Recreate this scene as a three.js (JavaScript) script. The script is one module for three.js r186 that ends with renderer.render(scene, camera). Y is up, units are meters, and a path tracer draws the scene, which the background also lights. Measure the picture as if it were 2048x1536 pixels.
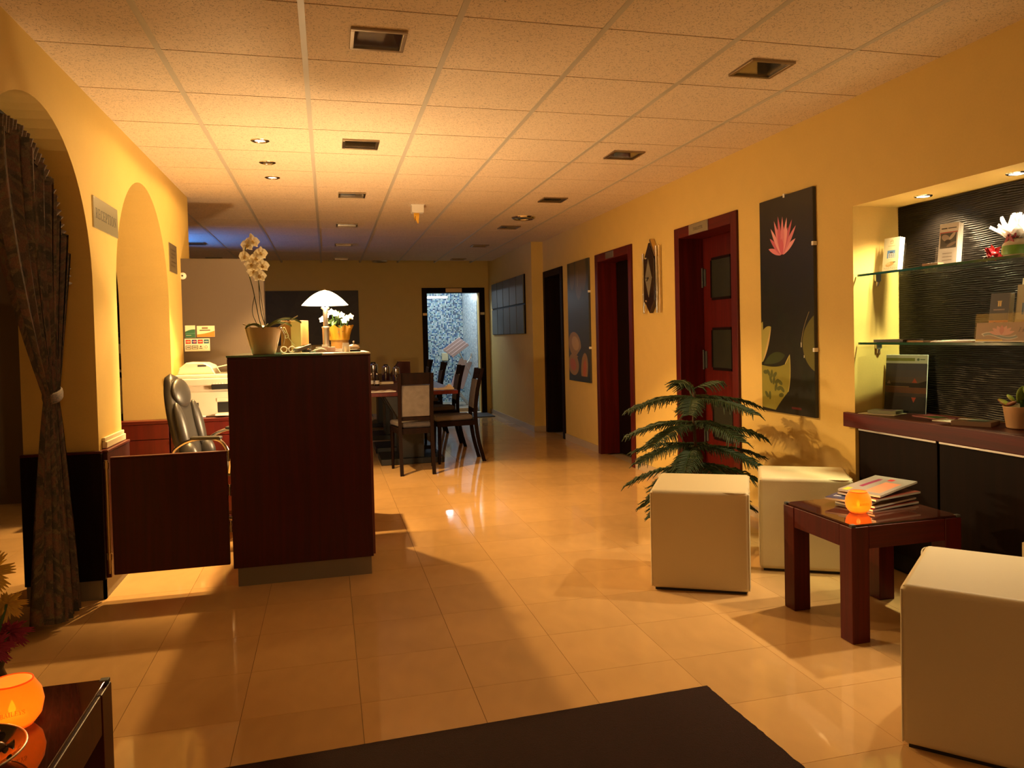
import * as THREE from 'three';
import { RoundedBoxGeometry } from 'three/addons/geometries/RoundedBoxGeometry.js';
import { mergeGeometries, mergeVertices } from 'three/addons/utils/BufferGeometryUtils.js';
import { RectAreaLightUniformsLib } from 'three/addons/lights/RectAreaLightUniformsLib.js';
import { ImprovedNoise } from 'three/addons/math/ImprovedNoise.js';

// ---------------------------------------------------------------- camera, exposure
const scene = new THREE.Scene();
scene.background = new THREE.Color(0, 0, 0);
const camera = new THREE.PerspectiveCamera(2 * Math.atan(768 / 1568.66) * 180 / Math.PI, 2048 / 1536, 0.05, 60);
camera.position.set(0, 1.27, 0);
camera.rotation.order = 'YXZ';
camera.rotation.set(-1.511 * Math.PI / 180, -15.068 * Math.PI / 180, -1.310 * Math.PI / 180);
camera.setViewOffset(2048, 1536, -54.28, 53.37, 2048, 1536);
camera.updateProjectionMatrix();
const renderer = new THREE.WebGLRenderer({ antialias: true });
renderer.toneMapping = THREE.LinearToneMapping;
renderer.toneMappingExposure = 1.27;
renderer.shadowMap.enabled = true;
RectAreaLightUniformsLib.init();
// strengths of the lamps (each lamp itself is built with its fitting further down)
const WARM = new THREE.Color().setRGB(1.0, 0.59, 0.20);
const SOFT = new THREE.Color().setRGB(1.0, 0.67, 0.33);
const HALO = new THREE.Color().setRGB(1.0, 0.74, 0.40);
const LAMP = { table: 1.5, desk: 4.9, lobby: 2.3, spotA: 26, spotC: 28, spillA: 1.6, spillC: 2.4, niche: 2.4, nicheSpill: 6.6, candle: 0.02, bath: 3.4, blue: 30 };

// ---------------------------------------------------------------- helpers
const PI = Math.PI, V3 = THREE.Vector3;
let seed = 7;
const rnd = () => { seed = (seed * 1664525 + 1013904223) >>> 0; return seed / 4294967296; };
const rr = (a, b) => a + (b - a) * rnd();
const noise = new ImprovedNoise();
const used = {};
function numbered(n) { const k = used[n] = (used[n] ?? -1) + 1; return k ? n + '_' + String(k).padStart(3, '0') : n; }
function thing(name, label, category, [x, y, z] = [0, 0, 0], turn = 0, group) {
  const o = new THREE.Group(); o.name = numbered(name); scene.add(o);
  o.position.set(x, y, z); o.rotation.y = turn; o.userData = { label, category };
  if (group) o.userData.group = group;
  return o;
}
function part(name, geo, mat, parent) {
  const m = new THREE.Mesh(Array.isArray(geo) ? join(geo) : geo, mat); m.name = name; m.castShadow = m.receiveShadow = true; parent.add(m); return m;
}
function solo(name, geo, mat, label, category, group) {
  const m = part(numbered(name), geo, mat, scene); m.userData = { label, category }; if (group) m.userData.group = group; return m;
}
function struct(name, geo, mat, parent = scene, label) {
  const m = part(name, geo, mat, parent); if (parent === scene) m.userData = { kind: 'structure', label: label, category: name.split('_')[0] }; return m;
}
function structGroup(name, label, cat) { const g = new THREE.Group(); g.name = name; g.userData = { kind: 'structure', label, category: cat }; scene.add(g); return g; }
function join(list) {
  const a = list.map(g => { let h = g.index ? g.toNonIndexed() : g; for (const k of Object.keys(h.attributes)) if (!['position', 'normal', 'uv'].includes(k)) h.deleteAttribute(k); if (!h.attributes.uv) h.setAttribute('uv', new THREE.BufferAttribute(new Float32Array(h.attributes.position.count * 2), 2)); return h; });
  return mergeGeometries(a, false);
}
function triUV(g, s = 1, swap = false) {
  g = g.index ? g.toNonIndexed() : g;
  const p = g.attributes.position, n = p.count, uv = new Float32Array(n * 2), a = new V3(), b = new V3(), c = new V3();
  for (let i = 0; i < n; i += 3) {
    a.fromBufferAttribute(p, i); b.fromBufferAttribute(p, i + 1); c.fromBufferAttribute(p, i + 2);
    const N = b.clone().sub(a).cross(c.clone().sub(a)); const x = Math.abs(N.x), y = Math.abs(N.y), z = Math.abs(N.z);
    [a, b, c].forEach((q, k) => {
      let u, v; if (x >= y && x >= z) { u = q.z; v = q.y; } else if (y >= z) { u = q.x; v = q.z; } else { u = q.x; v = q.y; }
      if (swap) [u, v] = [v, u];
      uv[(i + k) * 2] = u * s; uv[(i + k) * 2 + 1] = v * s;
    });
  }
  g.setAttribute('uv', new THREE.BufferAttribute(uv, 2)); return g;
}
// box from min corner to max corner, with softened edges r
function bx(x0, x1, y0, y1, z0, z1, r = 0, swap = false) {
  const w = Math.abs(x1 - x0), h = Math.abs(y1 - y0), d = Math.abs(z1 - z0);
  r = Math.min(r, w * 0.49, h * 0.49, d * 0.49);
  const g = r > 0 ? new RoundedBoxGeometry(w, h, d, r > 0.012 ? 3 : 1, r) : new THREE.BoxGeometry(w, h, d);
  g.translate((x0 + x1) / 2, (y0 + y1) / 2, (z0 + z1) / 2);
  return triUV(g, 1, swap);
}
function cyl(r0, r1, h, x, y, z, seg = 20, open = false) { const g = new THREE.CylinderGeometry(r1, r0, h, seg, 1, open); g.translate(x, y + h / 2, z); return g; }
function lathe(pts, seg = 32) { return new THREE.LatheGeometry(pts.map(p => new THREE.Vector2(p[0], p[1])), seg); }
function tube(pts, r, seg = 20, rs = 6, closed = false) { return new THREE.TubeGeometry(new THREE.CatmullRomCurve3(pts.map(p => new V3(...p)), closed, 'centripetal'), seg, r, rs, closed); }
function rod(a, b, r, rs = 8, r2 = r) {
  const A = new V3(...a), B = new V3(...b), L = A.distanceTo(B); const g = new THREE.CylinderGeometry(r2, r, L, rs);
  g.translate(0, L / 2, 0); g.applyQuaternion(new THREE.Quaternion().setFromUnitVectors(new V3(0, 1, 0), B.clone().sub(A).normalize())); g.translate(A.x, A.y, A.z); return g;
}
function shapeOf(pts, holes = []) {
  const s = new THREE.Shape(pts.map(p => new THREE.Vector2(p[0], p[1])));
  for (const h of holes) s.holes.push(h.isPath ? h : new THREE.Path(h.map(p => new THREE.Vector2(p[0], p[1]))));
  return s;
}
function ext(s, depth, bevel = 0) { return new THREE.ExtrudeGeometry(s, { depth, bevelEnabled: bevel > 0, bevelThickness: bevel, bevelSize: bevel, bevelOffset: -bevel, bevelSegments: 1, curveSegments: 24 }); }
// wall panel in the plane x = X (outline in distance-from-camera d = -z, and y), thick towards +x
function wallX(pts, holes, X, t) { const g = ext(shapeOf(pts, holes), t); g.rotateY(PI / 2); g.translate(X, 0, 0); return triUV(g); }
function wallZ(pts, holes, Z, t) { const g = ext(shapeOf(pts, holes), t); g.translate(0, 0, Z); return triUV(g); }
function grid(nu, nv, f) { // parametric patch
  const pos = [], uv = [], idx = [];
  for (let j = 0; j <= nv; j++) for (let i = 0; i <= nu; i++) { const p = f(i / nu, j / nv); pos.push(p[0], p[1], p[2]); uv.push(i / nu, j / nv); }
  for (let j = 0; j < nv; j++) for (let i = 0; i < nu; i++) { const a = j * (nu + 1) + i, b = a + 1, c = a + nu + 1, d = c + 1; idx.push(a, b, d, a, d, c); }
  const g = new THREE.BufferGeometry(); g.setAttribute('position', new THREE.Float32BufferAttribute(pos, 3)); g.setAttribute('uv', new THREE.Float32BufferAttribute(uv, 2)); g.setIndex(idx); g.computeVertexNormals(); return g;
}
function copyOf(o, name, label, pos, turn, group) { const c = o.clone(); c.name = numbered(name); c.userData = { ...o.userData }; if (label) c.userData.label = label; if (group) c.userData.group = group; c.position.set(...pos); c.rotation.y = turn; scene.add(c); return c; }

// ---------------------------------------------------------------- textures
function dataTex(w, h, f, srgb = true, rep = [1, 1]) {
  const d = new Uint8Array(w * h * 4);
  for (let y = 0; y < h; y++) for (let x = 0; x < w; x++) { const c = f(x, y, x / w, y / h), i = (y * w + x) * 4; d[i] = Math.max(0, Math.min(255, c[0])); d[i + 1] = Math.max(0, Math.min(255, c[1])); d[i + 2] = Math.max(0, Math.min(255, c[2])); d[i + 3] = 255; }
  const t = new THREE.DataTexture(d, w, h); t.wrapS = t.wrapT = THREE.RepeatWrapping; t.magFilter = THREE.LinearFilter; t.minFilter = THREE.LinearMipmapLinearFilter; t.generateMipmaps = true;
  if (srgb) t.colorSpace = THREE.SRGBColorSpace; t.repeat.set(...rep); t.needsUpdate = true; return t;
}
const pn = (u, v, fu, fv, z = 0) => { // tileable-ish noise on the unit square
  const a = u * 2 * PI, b = v * 2 * PI, R = 1 / (2 * PI);
  return noise.noise(Math.cos(a) * fu * R + 9.3 + z, Math.sin(a) * fu * R + Math.cos(b) * fv * R * 1.0 + 4.1, Math.sin(b) * fv * R + 2.7 + z);
};
const hash = (x, y) => { let h = (x * 374761393 + y * 668265263) | 0; h = Math.imul(h ^ (h >>> 13), 1274126177); return ((h ^ (h >>> 16)) >>> 0) / 4294967296; };
function canvasTex(w, h, draw) {
  const c = document.createElement('canvas'); c.width = w; c.height = h; draw(c.getContext('2d'), w, h);
  const t = new THREE.CanvasTexture(c); t.colorSpace = THREE.SRGBColorSpace; return t;
}
const woodTex = (dark, light) => dataTex(512, 512, (x, y, u, v) => {
  const s = 0.5 + 0.5 * pn(u, v, 46, 2.2) + 0.28 * pn(u, v, 150, 5, 3) + 0.16 * (hash(x, y >> 4) - 0.5);
  const k = Math.max(0, Math.min(1, s * 0.9)); return [0, 1, 2].map(i => dark[i] + (light[i] - dark[i]) * k);
});
const plasterBump = dataTex(256, 256, (x, y, u, v) => { const k = 128 + 60 * pn(u, v, 60, 60) + 40 * (hash(x, y) - 0.5); return [k, k, k]; }, false);

// ---------------------------------------------------------------- materials
const lin = (r, g, b) => new THREE.Color().setRGB(r, g, b);
const std = (c, roughness = 0.6, o = {}) => new THREE.MeshStandardMaterial({ color: c, roughness, ...o });
const phy = (c, roughness = 0.6, o = {}) => new THREE.MeshPhysicalMaterial({ color: c, roughness, ...o });
const wallMap = dataTex(256, 256, (x, y, u, v) => { const k = 1 + 0.012 * pn(u, v, 9, 9) + 0.02 * (hash(x, y) - 0.5); return [214 * k, 184 * k, 106 * k]; });
const M = {
  wall: std(0xffffff, 0.75, { map: wallMap, bumpMap: plasterBump, bumpScale: 0.0006 }),
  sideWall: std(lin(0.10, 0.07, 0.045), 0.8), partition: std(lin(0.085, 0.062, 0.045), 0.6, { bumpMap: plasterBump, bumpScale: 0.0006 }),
  ceilTile: null, rail: std(lin(0.52, 0.48, 0.41), 0.45), slab: std(lin(0.35, 0.33, 0.30), 0.9),
  grout: std(lin(0.34, 0.26, 0.17), 0.8),
  mahogany: phy(0xffffff, 0.42, { map: woodTex([54, 7, 7], [78, 11, 9]), clearcoat: 0.2, clearcoatRoughness: 0.25, specularIntensity: 0.5 }),
  deskWood: phy(0xffffff, 0.40, { map: woodTex([86, 17, 13], [112, 26, 18]), clearcoat: 0.3, clearcoatRoughness: 0.25 }),
  doorWood: phy(0xffffff, 0.45, { map: woodTex([66, 11, 6], [96, 19, 10]), clearcoat: 0.15, clearcoatRoughness: 0.35, specularIntensity: 0.45 }),
  wenge: phy(0xffffff, 0.55, { map: woodTex([18, 9, 7], [30, 14, 10]), specularIntensity: 0.18 }),
  chrome: std(lin(0.78, 0.76, 0.74), 0.12, { metalness: 1 }), steel: std(lin(0.58, 0.56, 0.53), 0.32, { metalness: 1 }),
  brass: std(lin(0.66, 0.50, 0.28), 0.3, { metalness: 1 }), alu: std(lin(0.62, 0.58, 0.52), 0.4, { metalness: 1 }),
  black: std(lin(0.012, 0.012, 0.013), 0.5), blackGloss: std(lin(0.012, 0.012, 0.013), 0.12), darkGrey: std(lin(0.05, 0.05, 0.05), 0.6),
  leather: phy(lin(0.035, 0.032, 0.03), 0.38, { clearcoat: 0.2, clearcoatRoughness: 0.4 }),
  white: std(lin(0.80, 0.79, 0.76), 0.5), paper: std(lin(0.78, 0.76, 0.72), 0.8), cream: std(lin(0.74, 0.66, 0.48), 0.55),
  plinth: std(lin(0.20, 0.17, 0.13), 0.45), tileTrim: std(lin(0.50, 0.40, 0.28), 0.25),
  glass: phy(lin(0.88, 0.96, 0.92), 0.02, { transmission: 1, thickness: 0, ior: 1.5 }),
  glassEdge: phy(lin(0.02, 0.10, 0.06), 0.1, { clearcoat: 0.6 }),
  acrylic: phy(lin(0.95, 0.95, 0.95), 0.04, { transmission: 1, thickness: 0, ior: 1.45 }),
  darkGlass: phy(lin(0.02, 0.022, 0.02), 0.06, {}),
  green: std(lin(0.035, 0.10, 0.018), 0.45), leaf: std(lin(0.05, 0.13, 0.025), 0.35), pine: std(lin(0.016, 0.038, 0.005), 0.6), bark: std(lin(0.09, 0.05, 0.025), 0.9),
  soil: std(lin(0.03, 0.02, 0.012), 0.95), terracotta: std(lin(0.56, 0.34, 0.18), 0.4),
};
// ceiling board with dark mineral flecks
{
  const W = 512, f = new Float32Array(W * W).fill(1); let s = 99; const r = () => { s = (s * 1664525 + 1013904223) >>> 0; return s / 4294967296; };
  for (let i = 0; i < 2600; i++) { let x = r() * W, y = r() * W, a = r() * 2 * PI, L = 2 + r() * 9, d = 0.25 + 0.35 * r(); for (let k = 0; k < L; k++) { const X = ((x | 0) + W) % W, Y = ((y | 0) + W) % W; f[Y * W + X] = Math.min(f[Y * W + X], 1 - d); x += Math.cos(a); y += Math.sin(a); a += (r() - 0.5) * 0.8; } }
  const map = dataTex(W, W, (x, y, u, v) => { const k = f[y * W + x] * (1 + 0.02 * (hash(x, y) - 0.5)); return [226 * k, 208 * k, 184 * k]; });
  const bump = dataTex(W, W, (x, y) => { const k = 255 * f[y * W + x]; return [k, k, k]; }, false);
  M.ceilTile = std(0xffffff, 0.85, { map, bumpMap: bump, bumpScale: 0.0012 });
}
// polished porcelain floor: three tones of the same faintly clouded tile
M.floor = [0, 1, 2].map(i => {
  const map = dataTex(256, 256, (x, y, u, v) => { const k = 1 + 0.022 * pn(u, v, 5, 5, i * 7) + 0.02 * pn(u, v, 22, 10, i * 3) - 0.02 * i; return [214 * k, 174 * k, 120 * k]; });
  return phy(0xffffff, 0.07, { map, ior: 1.5, specularIntensity: 1 });
});
const leatherette = (() => {
  const b = dataTex(256, 256, (x, y, u, v) => { const k = 128 + 70 * pn(u, v, 70, 70) + 50 * pn(u, v, 140, 140, 5); return [k, k, k]; }, false, [3, 3]);
  return phy(lin(0.66, 0.56, 0.36), 0.5, { bumpMap: b, bumpScale: 0.0005, sheen: 0.1, sheenRoughness: 0.5 });
})();
const carpet = (() => {
  const map = dataTex(256, 256, (x, y, u, v) => { const k = 0.75 + 0.5 * hash(x, y) + 0.12 * pn(u, v, 20, 20); return [42 * k, 13 * k, 12 * k]; }, true, [4, 4]);
  const b = dataTex(256, 256, (x, y) => { const k = 255 * hash(x, y); return [k, k, k]; }, false, [4, 4]);
  return std(0xffffff, 1, { map, bumpMap: b, bumpScale: 0.004 });
})();
const greyFabric = (() => {
  const map = dataTex(128, 128, (x, y, u, v) => { const k = 0.88 + 0.14 * hash(x, y) + 0.1 * pn(u, v, 6, 6); return [98 * k, 91 * k, 90 * k]; }, true, [4, 4]);
  return std(0xffffff, 0.95, { map });
})();
const curtainCloth = (() => {
  const map = dataTex(512, 512, (x, y, u, v) => {
    const n = pn(u, v, 14, 20), m = pn(u, v, 40, 50, 4), w = 0.88 + 0.24 * hash(x, y >> 1);
    let c = [98, 88, 84]; if (n > 0.14) c = [120, 96, 88]; else if (n < -0.16) c = [78, 78, 76]; if (m > 0.24) c = [116, 106, 94];
    return c.map(k => k * w);
  }, true, [3, 2]);
  return phy(0xffffff, 0.8, { map, sheen: 0.3, sheenRoughness: 0.5, side: THREE.DoubleSide });
})();
console.log('materials');

// ---------------------------------------------------------------- SETTING
const CEIL = 2.53, TOP = 2.75, XR = 2.80, XL = -1.125, ZB = -13.0, XF = 2.64, ZJ = -10.1;
// --- floor: slab, and every tile a piece of its own
{
  const g = structGroup('floor', 'polished beige porcelain tile floor of the lobby', 'floor');
  part('floor_slab', bx(-3.5, 3.4, -0.12, -0.011, -15.6, 5.1), M.grout, g);
  const T = 0.397, X0 = -0.3207, Z0 = -2.394, gap = 0.0016;
  const tg = triUV(new THREE.BoxGeometry(T - gap, 0.012, T - gap));
  tg.translate(0, -0.006, 0);
  const cells = [];
  for (let i = -8; i <= 7; i++) for (let j = -19; j <= 32; j++) {
    const x = X0 + (i + 0.5) * T, z = Z0 - (j + 0.5) * T;
    if (x > XR + 0.25 || x < -3.4 || z > 4.9 || z < -15.3) continue;
    if (z < ZB - 0.1 && (x < 1.1 || x > 2.6)) continue;
    cells.push({ x, z, i, j });
  }
  const vis = c => c.z < -1.5 && c.x > -1.35 && c.x < 3.0 && Math.hypot(c.x, c.z) < 11.3 && (c.z > -7.4 || c.x > -0.4);
  let n = 0; const rest = [[], [], []];
  cells.sort((a, b) => Math.hypot(a.x, a.z) - Math.hypot(b.x, b.z));
  for (const c of cells) {
    const m = (hash(c.i + 50, c.j + 80) * 3) | 0;
    if (vis(c) && n < 298) { const t = part('floor_tile', tg, M.floor[m], g); t.position.set(c.x, 0, c.z); n++; }
    else { const h = tg.clone(); h.translate(c.x, 0, c.z); rest[m].push(h); }
  }
  rest.forEach((r, k) => { const t = part('outer_floor_tiles', r, M.floor[k], g); t.userData.kind = 'stuff'; });
}
// --- ceiling: boards on wide lengthwise rails with thin cross joints
const CX0 = -0.06, CZ0 = -2.47, CT = 0.6;
const fittings = [];   // square recessed fittings by tile centre
for (const z of [-3.37, -5.17, -6.97, -8.77, -10.57, -12.37, -1.57]) { fittings.push([0.24, z]); fittings.push([2.04, z]); fittings.push([-1.56, z]); }
const spotsXZ = [[-0.37, -5.20], [-0.37, -5.82], [-0.37, -6.34]];
{
  const g = structGroup('ceiling', 'suspended ceiling of flecked mineral boards on cream rails', 'ceiling');
  part('ceiling_slab', bx(-3.5, 3.4, TOP, TOP + 0.1, -15.6, 5.1), M.slab, g);
  const W = CT - 0.022, D = CT - 0.009;
  const mk = (hole) => { const s = shapeOf([[-W / 2, -D / 2], [W / 2, -D / 2], [W / 2, D / 2], [-W / 2, D / 2]], hole ? [hole] : []); const q = ext(s, 0.018); q.rotateX(-PI / 2); return triUV(q, 1 / CT); };
  const plain = [0, 1, 2, 3].map(k => { const q = mk(); const uv = q.attributes.uv; for (let i = 0; i < uv.count; i++) uv.setXY(i, uv.getX(i) + 0.23 * k, uv.getY(i) + 0.37 * k); return q; });
  const sq = mk([[-0.1, -0.1], [-0.1, 0.1], [0.1, 0.1], [0.1, -0.1]]);
  let count = 0; const far = [];
  for (let i = -4; i <= 4; i++) for (let j = -12; j <= 17; j++) {
    const x = CX0 + (i + 0.5) * CT, z = CZ0 - (j + 0.5) * CT;
    if (x < -2.7 || z < ZB + 0.05) continue;
    const leftOK = z < -7.3 ? true : x > XL - 0.02; if (!leftOK && !(x + CT / 2 > XL && z > -7.3)) continue;
    let geo = plain[(hash(i + 9, j + 9) * 4) | 0];
    if (fittings.some(f => Math.abs(f[0] - x) < 0.05 && Math.abs(f[1] - z) < 0.05)) geo = sq;
    const sp = spotsXZ.find(f => Math.abs(f[0] - x) < 0.28 && Math.abs(f[1] - z) < 0.28);
    if (sp) { const p = new THREE.Path(); p.absarc(sp[0] - x, -(sp[1] - z), 0.043, 0, 2 * PI, true); p.isPath = true; geo = mk(p); }
    // boards cut at the side walls
    let cut = null; const lo = z > -7.3 ? XL : -2.7, hi = XR;
    if (x - W / 2 < lo || x + W / 2 > hi) { const a = Math.max(-W / 2, lo - x), b = Math.min(W / 2, hi - x); if (b - a < 0.02) continue; const s = shapeOf([[a, -D / 2], [b, -D / 2], [b, D / 2], [a, D / 2]]); const q = ext(s, 0.018); q.rotateX(-PI / 2); cut = triUV(q, 1 / CT); }
    const t = part('ceiling_board', cut || geo, M.ceilTile, g); t.position.set(x, CEIL, z); count++;
  }
  for (let i = -4; i <= 5; i++) { const x = CX0 + i * CT; if (x < -2.7 || x > XR) continue; const z1 = x < XL ? -7.3 : 4.9; part('grid_rail', bx(x - 0.0125, x + 0.0125, CEIL - 0.003, CEIL + 0.03, ZB, z1), M.rail, g); }
  const cross = []; for (let j = -12; j <= 18; j++) { const z = CZ0 - j * CT; if (z < ZB || z > 4.9) continue; part('cross_rail', bx(z > -7.3 ? XL : -2.7, XR, CEIL + 0.014, CEIL + 0.030, z - 0.008, z + 0.008), M.rail, g); }
}
// --- right wall with three door openings and the niche
const NZ0 = 3.72, NZ1 = 1.2, NY0 = 0.81, NY1 = 1.945, ND = 0.305;
const doors = [{ a: 9.20, b: 10.06 }, { a: 6.93, b: 7.97 }, { a: 4.955, b: 5.975 }];   // outer edges of the frames
{
  const holes = doors.map(d => [[d.a + 0.07, 0.0], [d.a + 0.07, 2.065], [d.b - 0.07, 2.065], [d.b - 0.07, 0.0]]);
  // door openings reach the floor, so the outline itself steps around them
  const out = [[-5, 0]]; const nich = [[NZ1, NY0 - 0.8], [NZ1, NY1], [NZ0, NY1], [NZ0, NY0 - 0.8]];
  out.push([NZ1, 0], [NZ1, NY1], [NZ0, NY1], [NZ0, 0]);
  for (const d of [...doors].reverse()) out.push([d.a + 0.07, 0], [d.a + 0.07, 2.065], [d.b - 0.07, 2.065], [d.b - 0.07, 0]);
  out.push([-ZJ, 0], [-ZJ, TOP], [-5, TOP]);
  struct('wall_right', wallX(out, [], XR, ND), M.wall, scene, 'yellow painted long wall with door openings and lit niche');
  struct('wall_right_far', bx(XF, XR + ND, 0, TOP, ZB, ZJ), M.wall, scene, 'yellow painted wall section standing proud beyond the doors');
  struct('wall_right_outer', bx(XR + ND, XR + ND + 0.12, 0, TOP, ZB, 5), M.wall, scene, 'masonry behind the niche and the doors');
}
// --- left wall with two round arches
{
  const arch = (c, r, spring) => { const p = [[c - r, 0], [c - r, spring]]; for (let k = 1; k < 32; k++) { const t = PI - PI * k / 32; p.push([c + r * Math.cos(t), spring + r * Math.sin(t)]); } p.push([c + r, spring], [c + r, 0]); return p; };
  const out = [[-5, 0], ...arch(3.648, 0.727, 1.565), ...arch(5.58, 0.75, 1.56), [7.3, 0], [7.3, TOP], [-5, TOP]];
  struct('wall_left', wallX(out, [], XL - 0.335, 0.335), M.wall, scene, 'yellow painted wall with two round arches beside the reception');
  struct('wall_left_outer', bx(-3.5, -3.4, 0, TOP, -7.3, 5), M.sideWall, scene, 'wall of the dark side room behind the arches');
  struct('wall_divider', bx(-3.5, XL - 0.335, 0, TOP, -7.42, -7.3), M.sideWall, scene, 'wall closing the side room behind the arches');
  struct('wall_left_far', bx(-2.85, -2.7, 0, TOP, ZB, -7.42), M.wall, scene, 'far wall of the breakfast area behind the partition');
}
// --- back wall with the opening to the shower room, and the wall behind the camera
struct('wall_back', wallZ([[-2.85, 0], [1.60, 0], [1.60, 2.04], [2.47, 2.04], [2.47, 0], [XR + ND, 0], [XR + ND, TOP], [-2.85, TOP]], [], ZB - 0.15, 0.15), M.wall, scene, 'brown shaded end wall with the shower room doorway');
{ // glazed street front behind the viewer, dark at night
  const g = structGroup('window_1', 'dark glazed street front behind the viewer', 'window');
  for (let k = 0; k < 5; k++) part('pane', bx(-3.4 + k * 1.36, -3.4 + k * 1.36 + 1.28, 0.06, TOP - 0.06, 4.96, 4.97), M.darkGlass, g);
  for (let k = 0; k <= 5; k++) part('mullion', bx(-3.48 + k * 1.36, -3.4 + k * 1.36, 0, TOP, 4.93, 5.0), M.wenge, g);
  part('sill', bx(-3.5, 3.4, 0, 0.06, 4.93, 5.0), M.wenge, g); part('head', bx(-3.5, 3.4, TOP - 0.06, TOP, 4.93, 5.0), M.wenge, g);
}
// --- the low partition behind the reception desk
struct('wall_partition', bx(-1.16, -0.495, 0, 1.965, -6.98, -6.87, 0.004), M.partition, scene, 'taupe partition wall behind the reception desk');
// --- tile skirting
{
  const sk = (n, g, l) => struct('baseboard_' + n, g, M.tileTrim, scene, l);
  sk('right_near', bx(XR - 0.012, XR, 0, 0.075, -4.955, -3.79), 'tile skirting under the lotus picture');
  sk('right_middle', bx(XR - 0.012, XR, 0, 0.075, -6.93, -5.975), 'tile skirting under the wall clock');
  sk('right_back', bx(XR - 0.012, XR, 0, 0.075, -9.20, -7.97), 'tile skirting under the lily pad picture');
  sk('right_far', bx(XF - 0.012, XF, 0, 0.075, ZB, ZJ), 'tile skirting under the panelled picture');
  sk('jog', bx(XF - 0.012, XR, 0, 0.075, ZJ, ZJ + 0.012), 'tile skirting on the wall corner beyond the doors');
  sk('back', bx(-2.7, 1.51, 0, 0.075, ZB, ZB + 0.012), 'tile skirting on the end wall');
}
console.log('shell');

// ---------------------------------------------------------------- prints
const shade = (c, k) => `rgb(${c.map(v => Math.round(v * k)).join(',')})`;
function plate(w, h, txt, fg, bg, font = 'serif', size = 0.42) {
  return std(0xffffff, 0.45, { map: canvasTex(512, Math.round(512 * h / w), (c, W, H) => {
    c.fillStyle = bg; c.fillRect(0, 0, W, H); c.fillStyle = fg; c.textAlign = 'center'; c.textBaseline = 'middle'; c.font = `bold ${Math.round(H * size)}px ${font}`;
    const lines = txt.split('\n'); lines.forEach((t, k) => { c.save(); c.translate(W / 2, H * (0.52 + (k - (lines.length - 1) / 2) * 0.26)); const m = c.measureText(t).width; if (m > W * 0.86) c.scale(W * 0.86 / m, 1); c.fillText(t, 0, 0); c.restore(); });
  }), metalness: 0.15 });
}
const lotusPrint = std(0xffffff, 0.3, { map: canvasTex(512, 1190, (c, W, H) => {
  c.fillStyle = 'rgb(33,32,22)'; c.fillRect(0, 0, W, H);
  for (let k = 0; k < 60; k++) { const g = 16 + (k * 37 % 30); c.fillStyle = `rgba(${g},${g + 4},${g * 0.6 | 0},0.25)`; c.beginPath(); c.ellipse((k * 97) % W, 420 + (k * 131) % 700, 60, 26, k, 0, 7); c.fill(); }
  const petal = (x, y, L, w, a, col) => { c.save(); c.translate(x, y); c.rotate(a); c.fillStyle = col; c.beginPath(); c.moveTo(-w * 0.25, 0); c.quadraticCurveTo(-w, -L * 0.5, 0, -L); c.quadraticCurveTo(w, -L * 0.5, w * 0.25, 0); c.fill(); c.restore(); };
  const P = [[-1.25, 130], [1.05, 140], [-0.85, 150], [0.75, 190], [-0.6, 185], [0.5, 200], [-0.36, 205], [0.25, 200], [-0.16, 215], [0.04, 205], [0.36, 150], [-0.26, 150], [0.12, 150]];
  P.forEach(([a, L], k) => petal(225 + a * 10, 315, L, 26, a, ['rgb(226,138,152)', 'rgb(240,168,176)', 'rgb(206,104,126)'][k % 3]));
  petal(225, 318, 90, 30, 0, 'rgb(214,104,128)');
  c.fillStyle = 'rgb(168,160,84)'; c.beginPath(); c.moveTo(0, 690); c.lineTo(18, 680); c.lineTo(20, 730); c.quadraticCurveTo(60, 700, 104, 712); c.quadraticCurveTo(86, 830, 14, 912); c.lineTo(0, 915); c.fill();
  c.fillStyle = 'rgb(200,176,120)'; c.beginPath(); c.moveTo(104, 712); c.quadraticCurveTo(86, 830, 14, 912); c.quadraticCurveTo(60, 800, 104, 712); c.fill();
  c.fillStyle = 'rgb(58,66,34)'; c.beginPath(); c.moveTo(20, 925); c.quadraticCurveTo(120, 820, 240, 870); c.quadraticCurveTo(200, 930, 20, 925); c.fill();
  c.fillStyle = 'rgb(138,132,58)'; c.beginPath(); c.moveTo(0, 930); c.quadraticCurveTo(150, 950, 240, 920); c.quadraticCurveTo(275, 880, 285, 870); c.quadraticCurveTo(300, 990, 268, 1070); c.quadraticCurveTo(200, 1120, 140, 1180); c.lineTo(0, 1172); c.fill();
  c.strokeStyle = 'rgb(196,180,110)'; c.lineWidth = 5; c.beginPath(); c.moveTo(240, 920); c.quadraticCurveTo(275, 880, 285, 870); c.quadraticCurveTo(300, 990, 268, 1070); c.stroke();
  c.fillStyle = 'rgb(84,88,44)'; for (let k = 0; k < 14; k++) { c.beginPath(); c.ellipse(40 + (k * 53) % 180, 970 + (k * 41) % 160, 24, 12, k, 0, 7); c.fill(); }
  c.fillStyle = 'rgb(104,100,44)'; c.beginPath(); c.moveTo(W, 660); c.quadraticCurveTo(380, 740, 415, 850); c.quadraticCurveTo(440, 920, W, 950); c.fill();
  c.strokeStyle = 'rgb(190,170,110)'; c.lineWidth = 3; c.beginPath(); c.moveTo(470, 640); c.quadraticCurveTo(400, 740, 395, 820); c.stroke(); c.fillStyle = 'rgb(220,214,190)'; c.fillRect(392, 800, 7, 26); c.fillRect(418, 868, 6, 14);
  c.fillStyle = 'rgb(90,34,34)'; c.fillRect(300, 1150, 90, 12);
}) });
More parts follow.
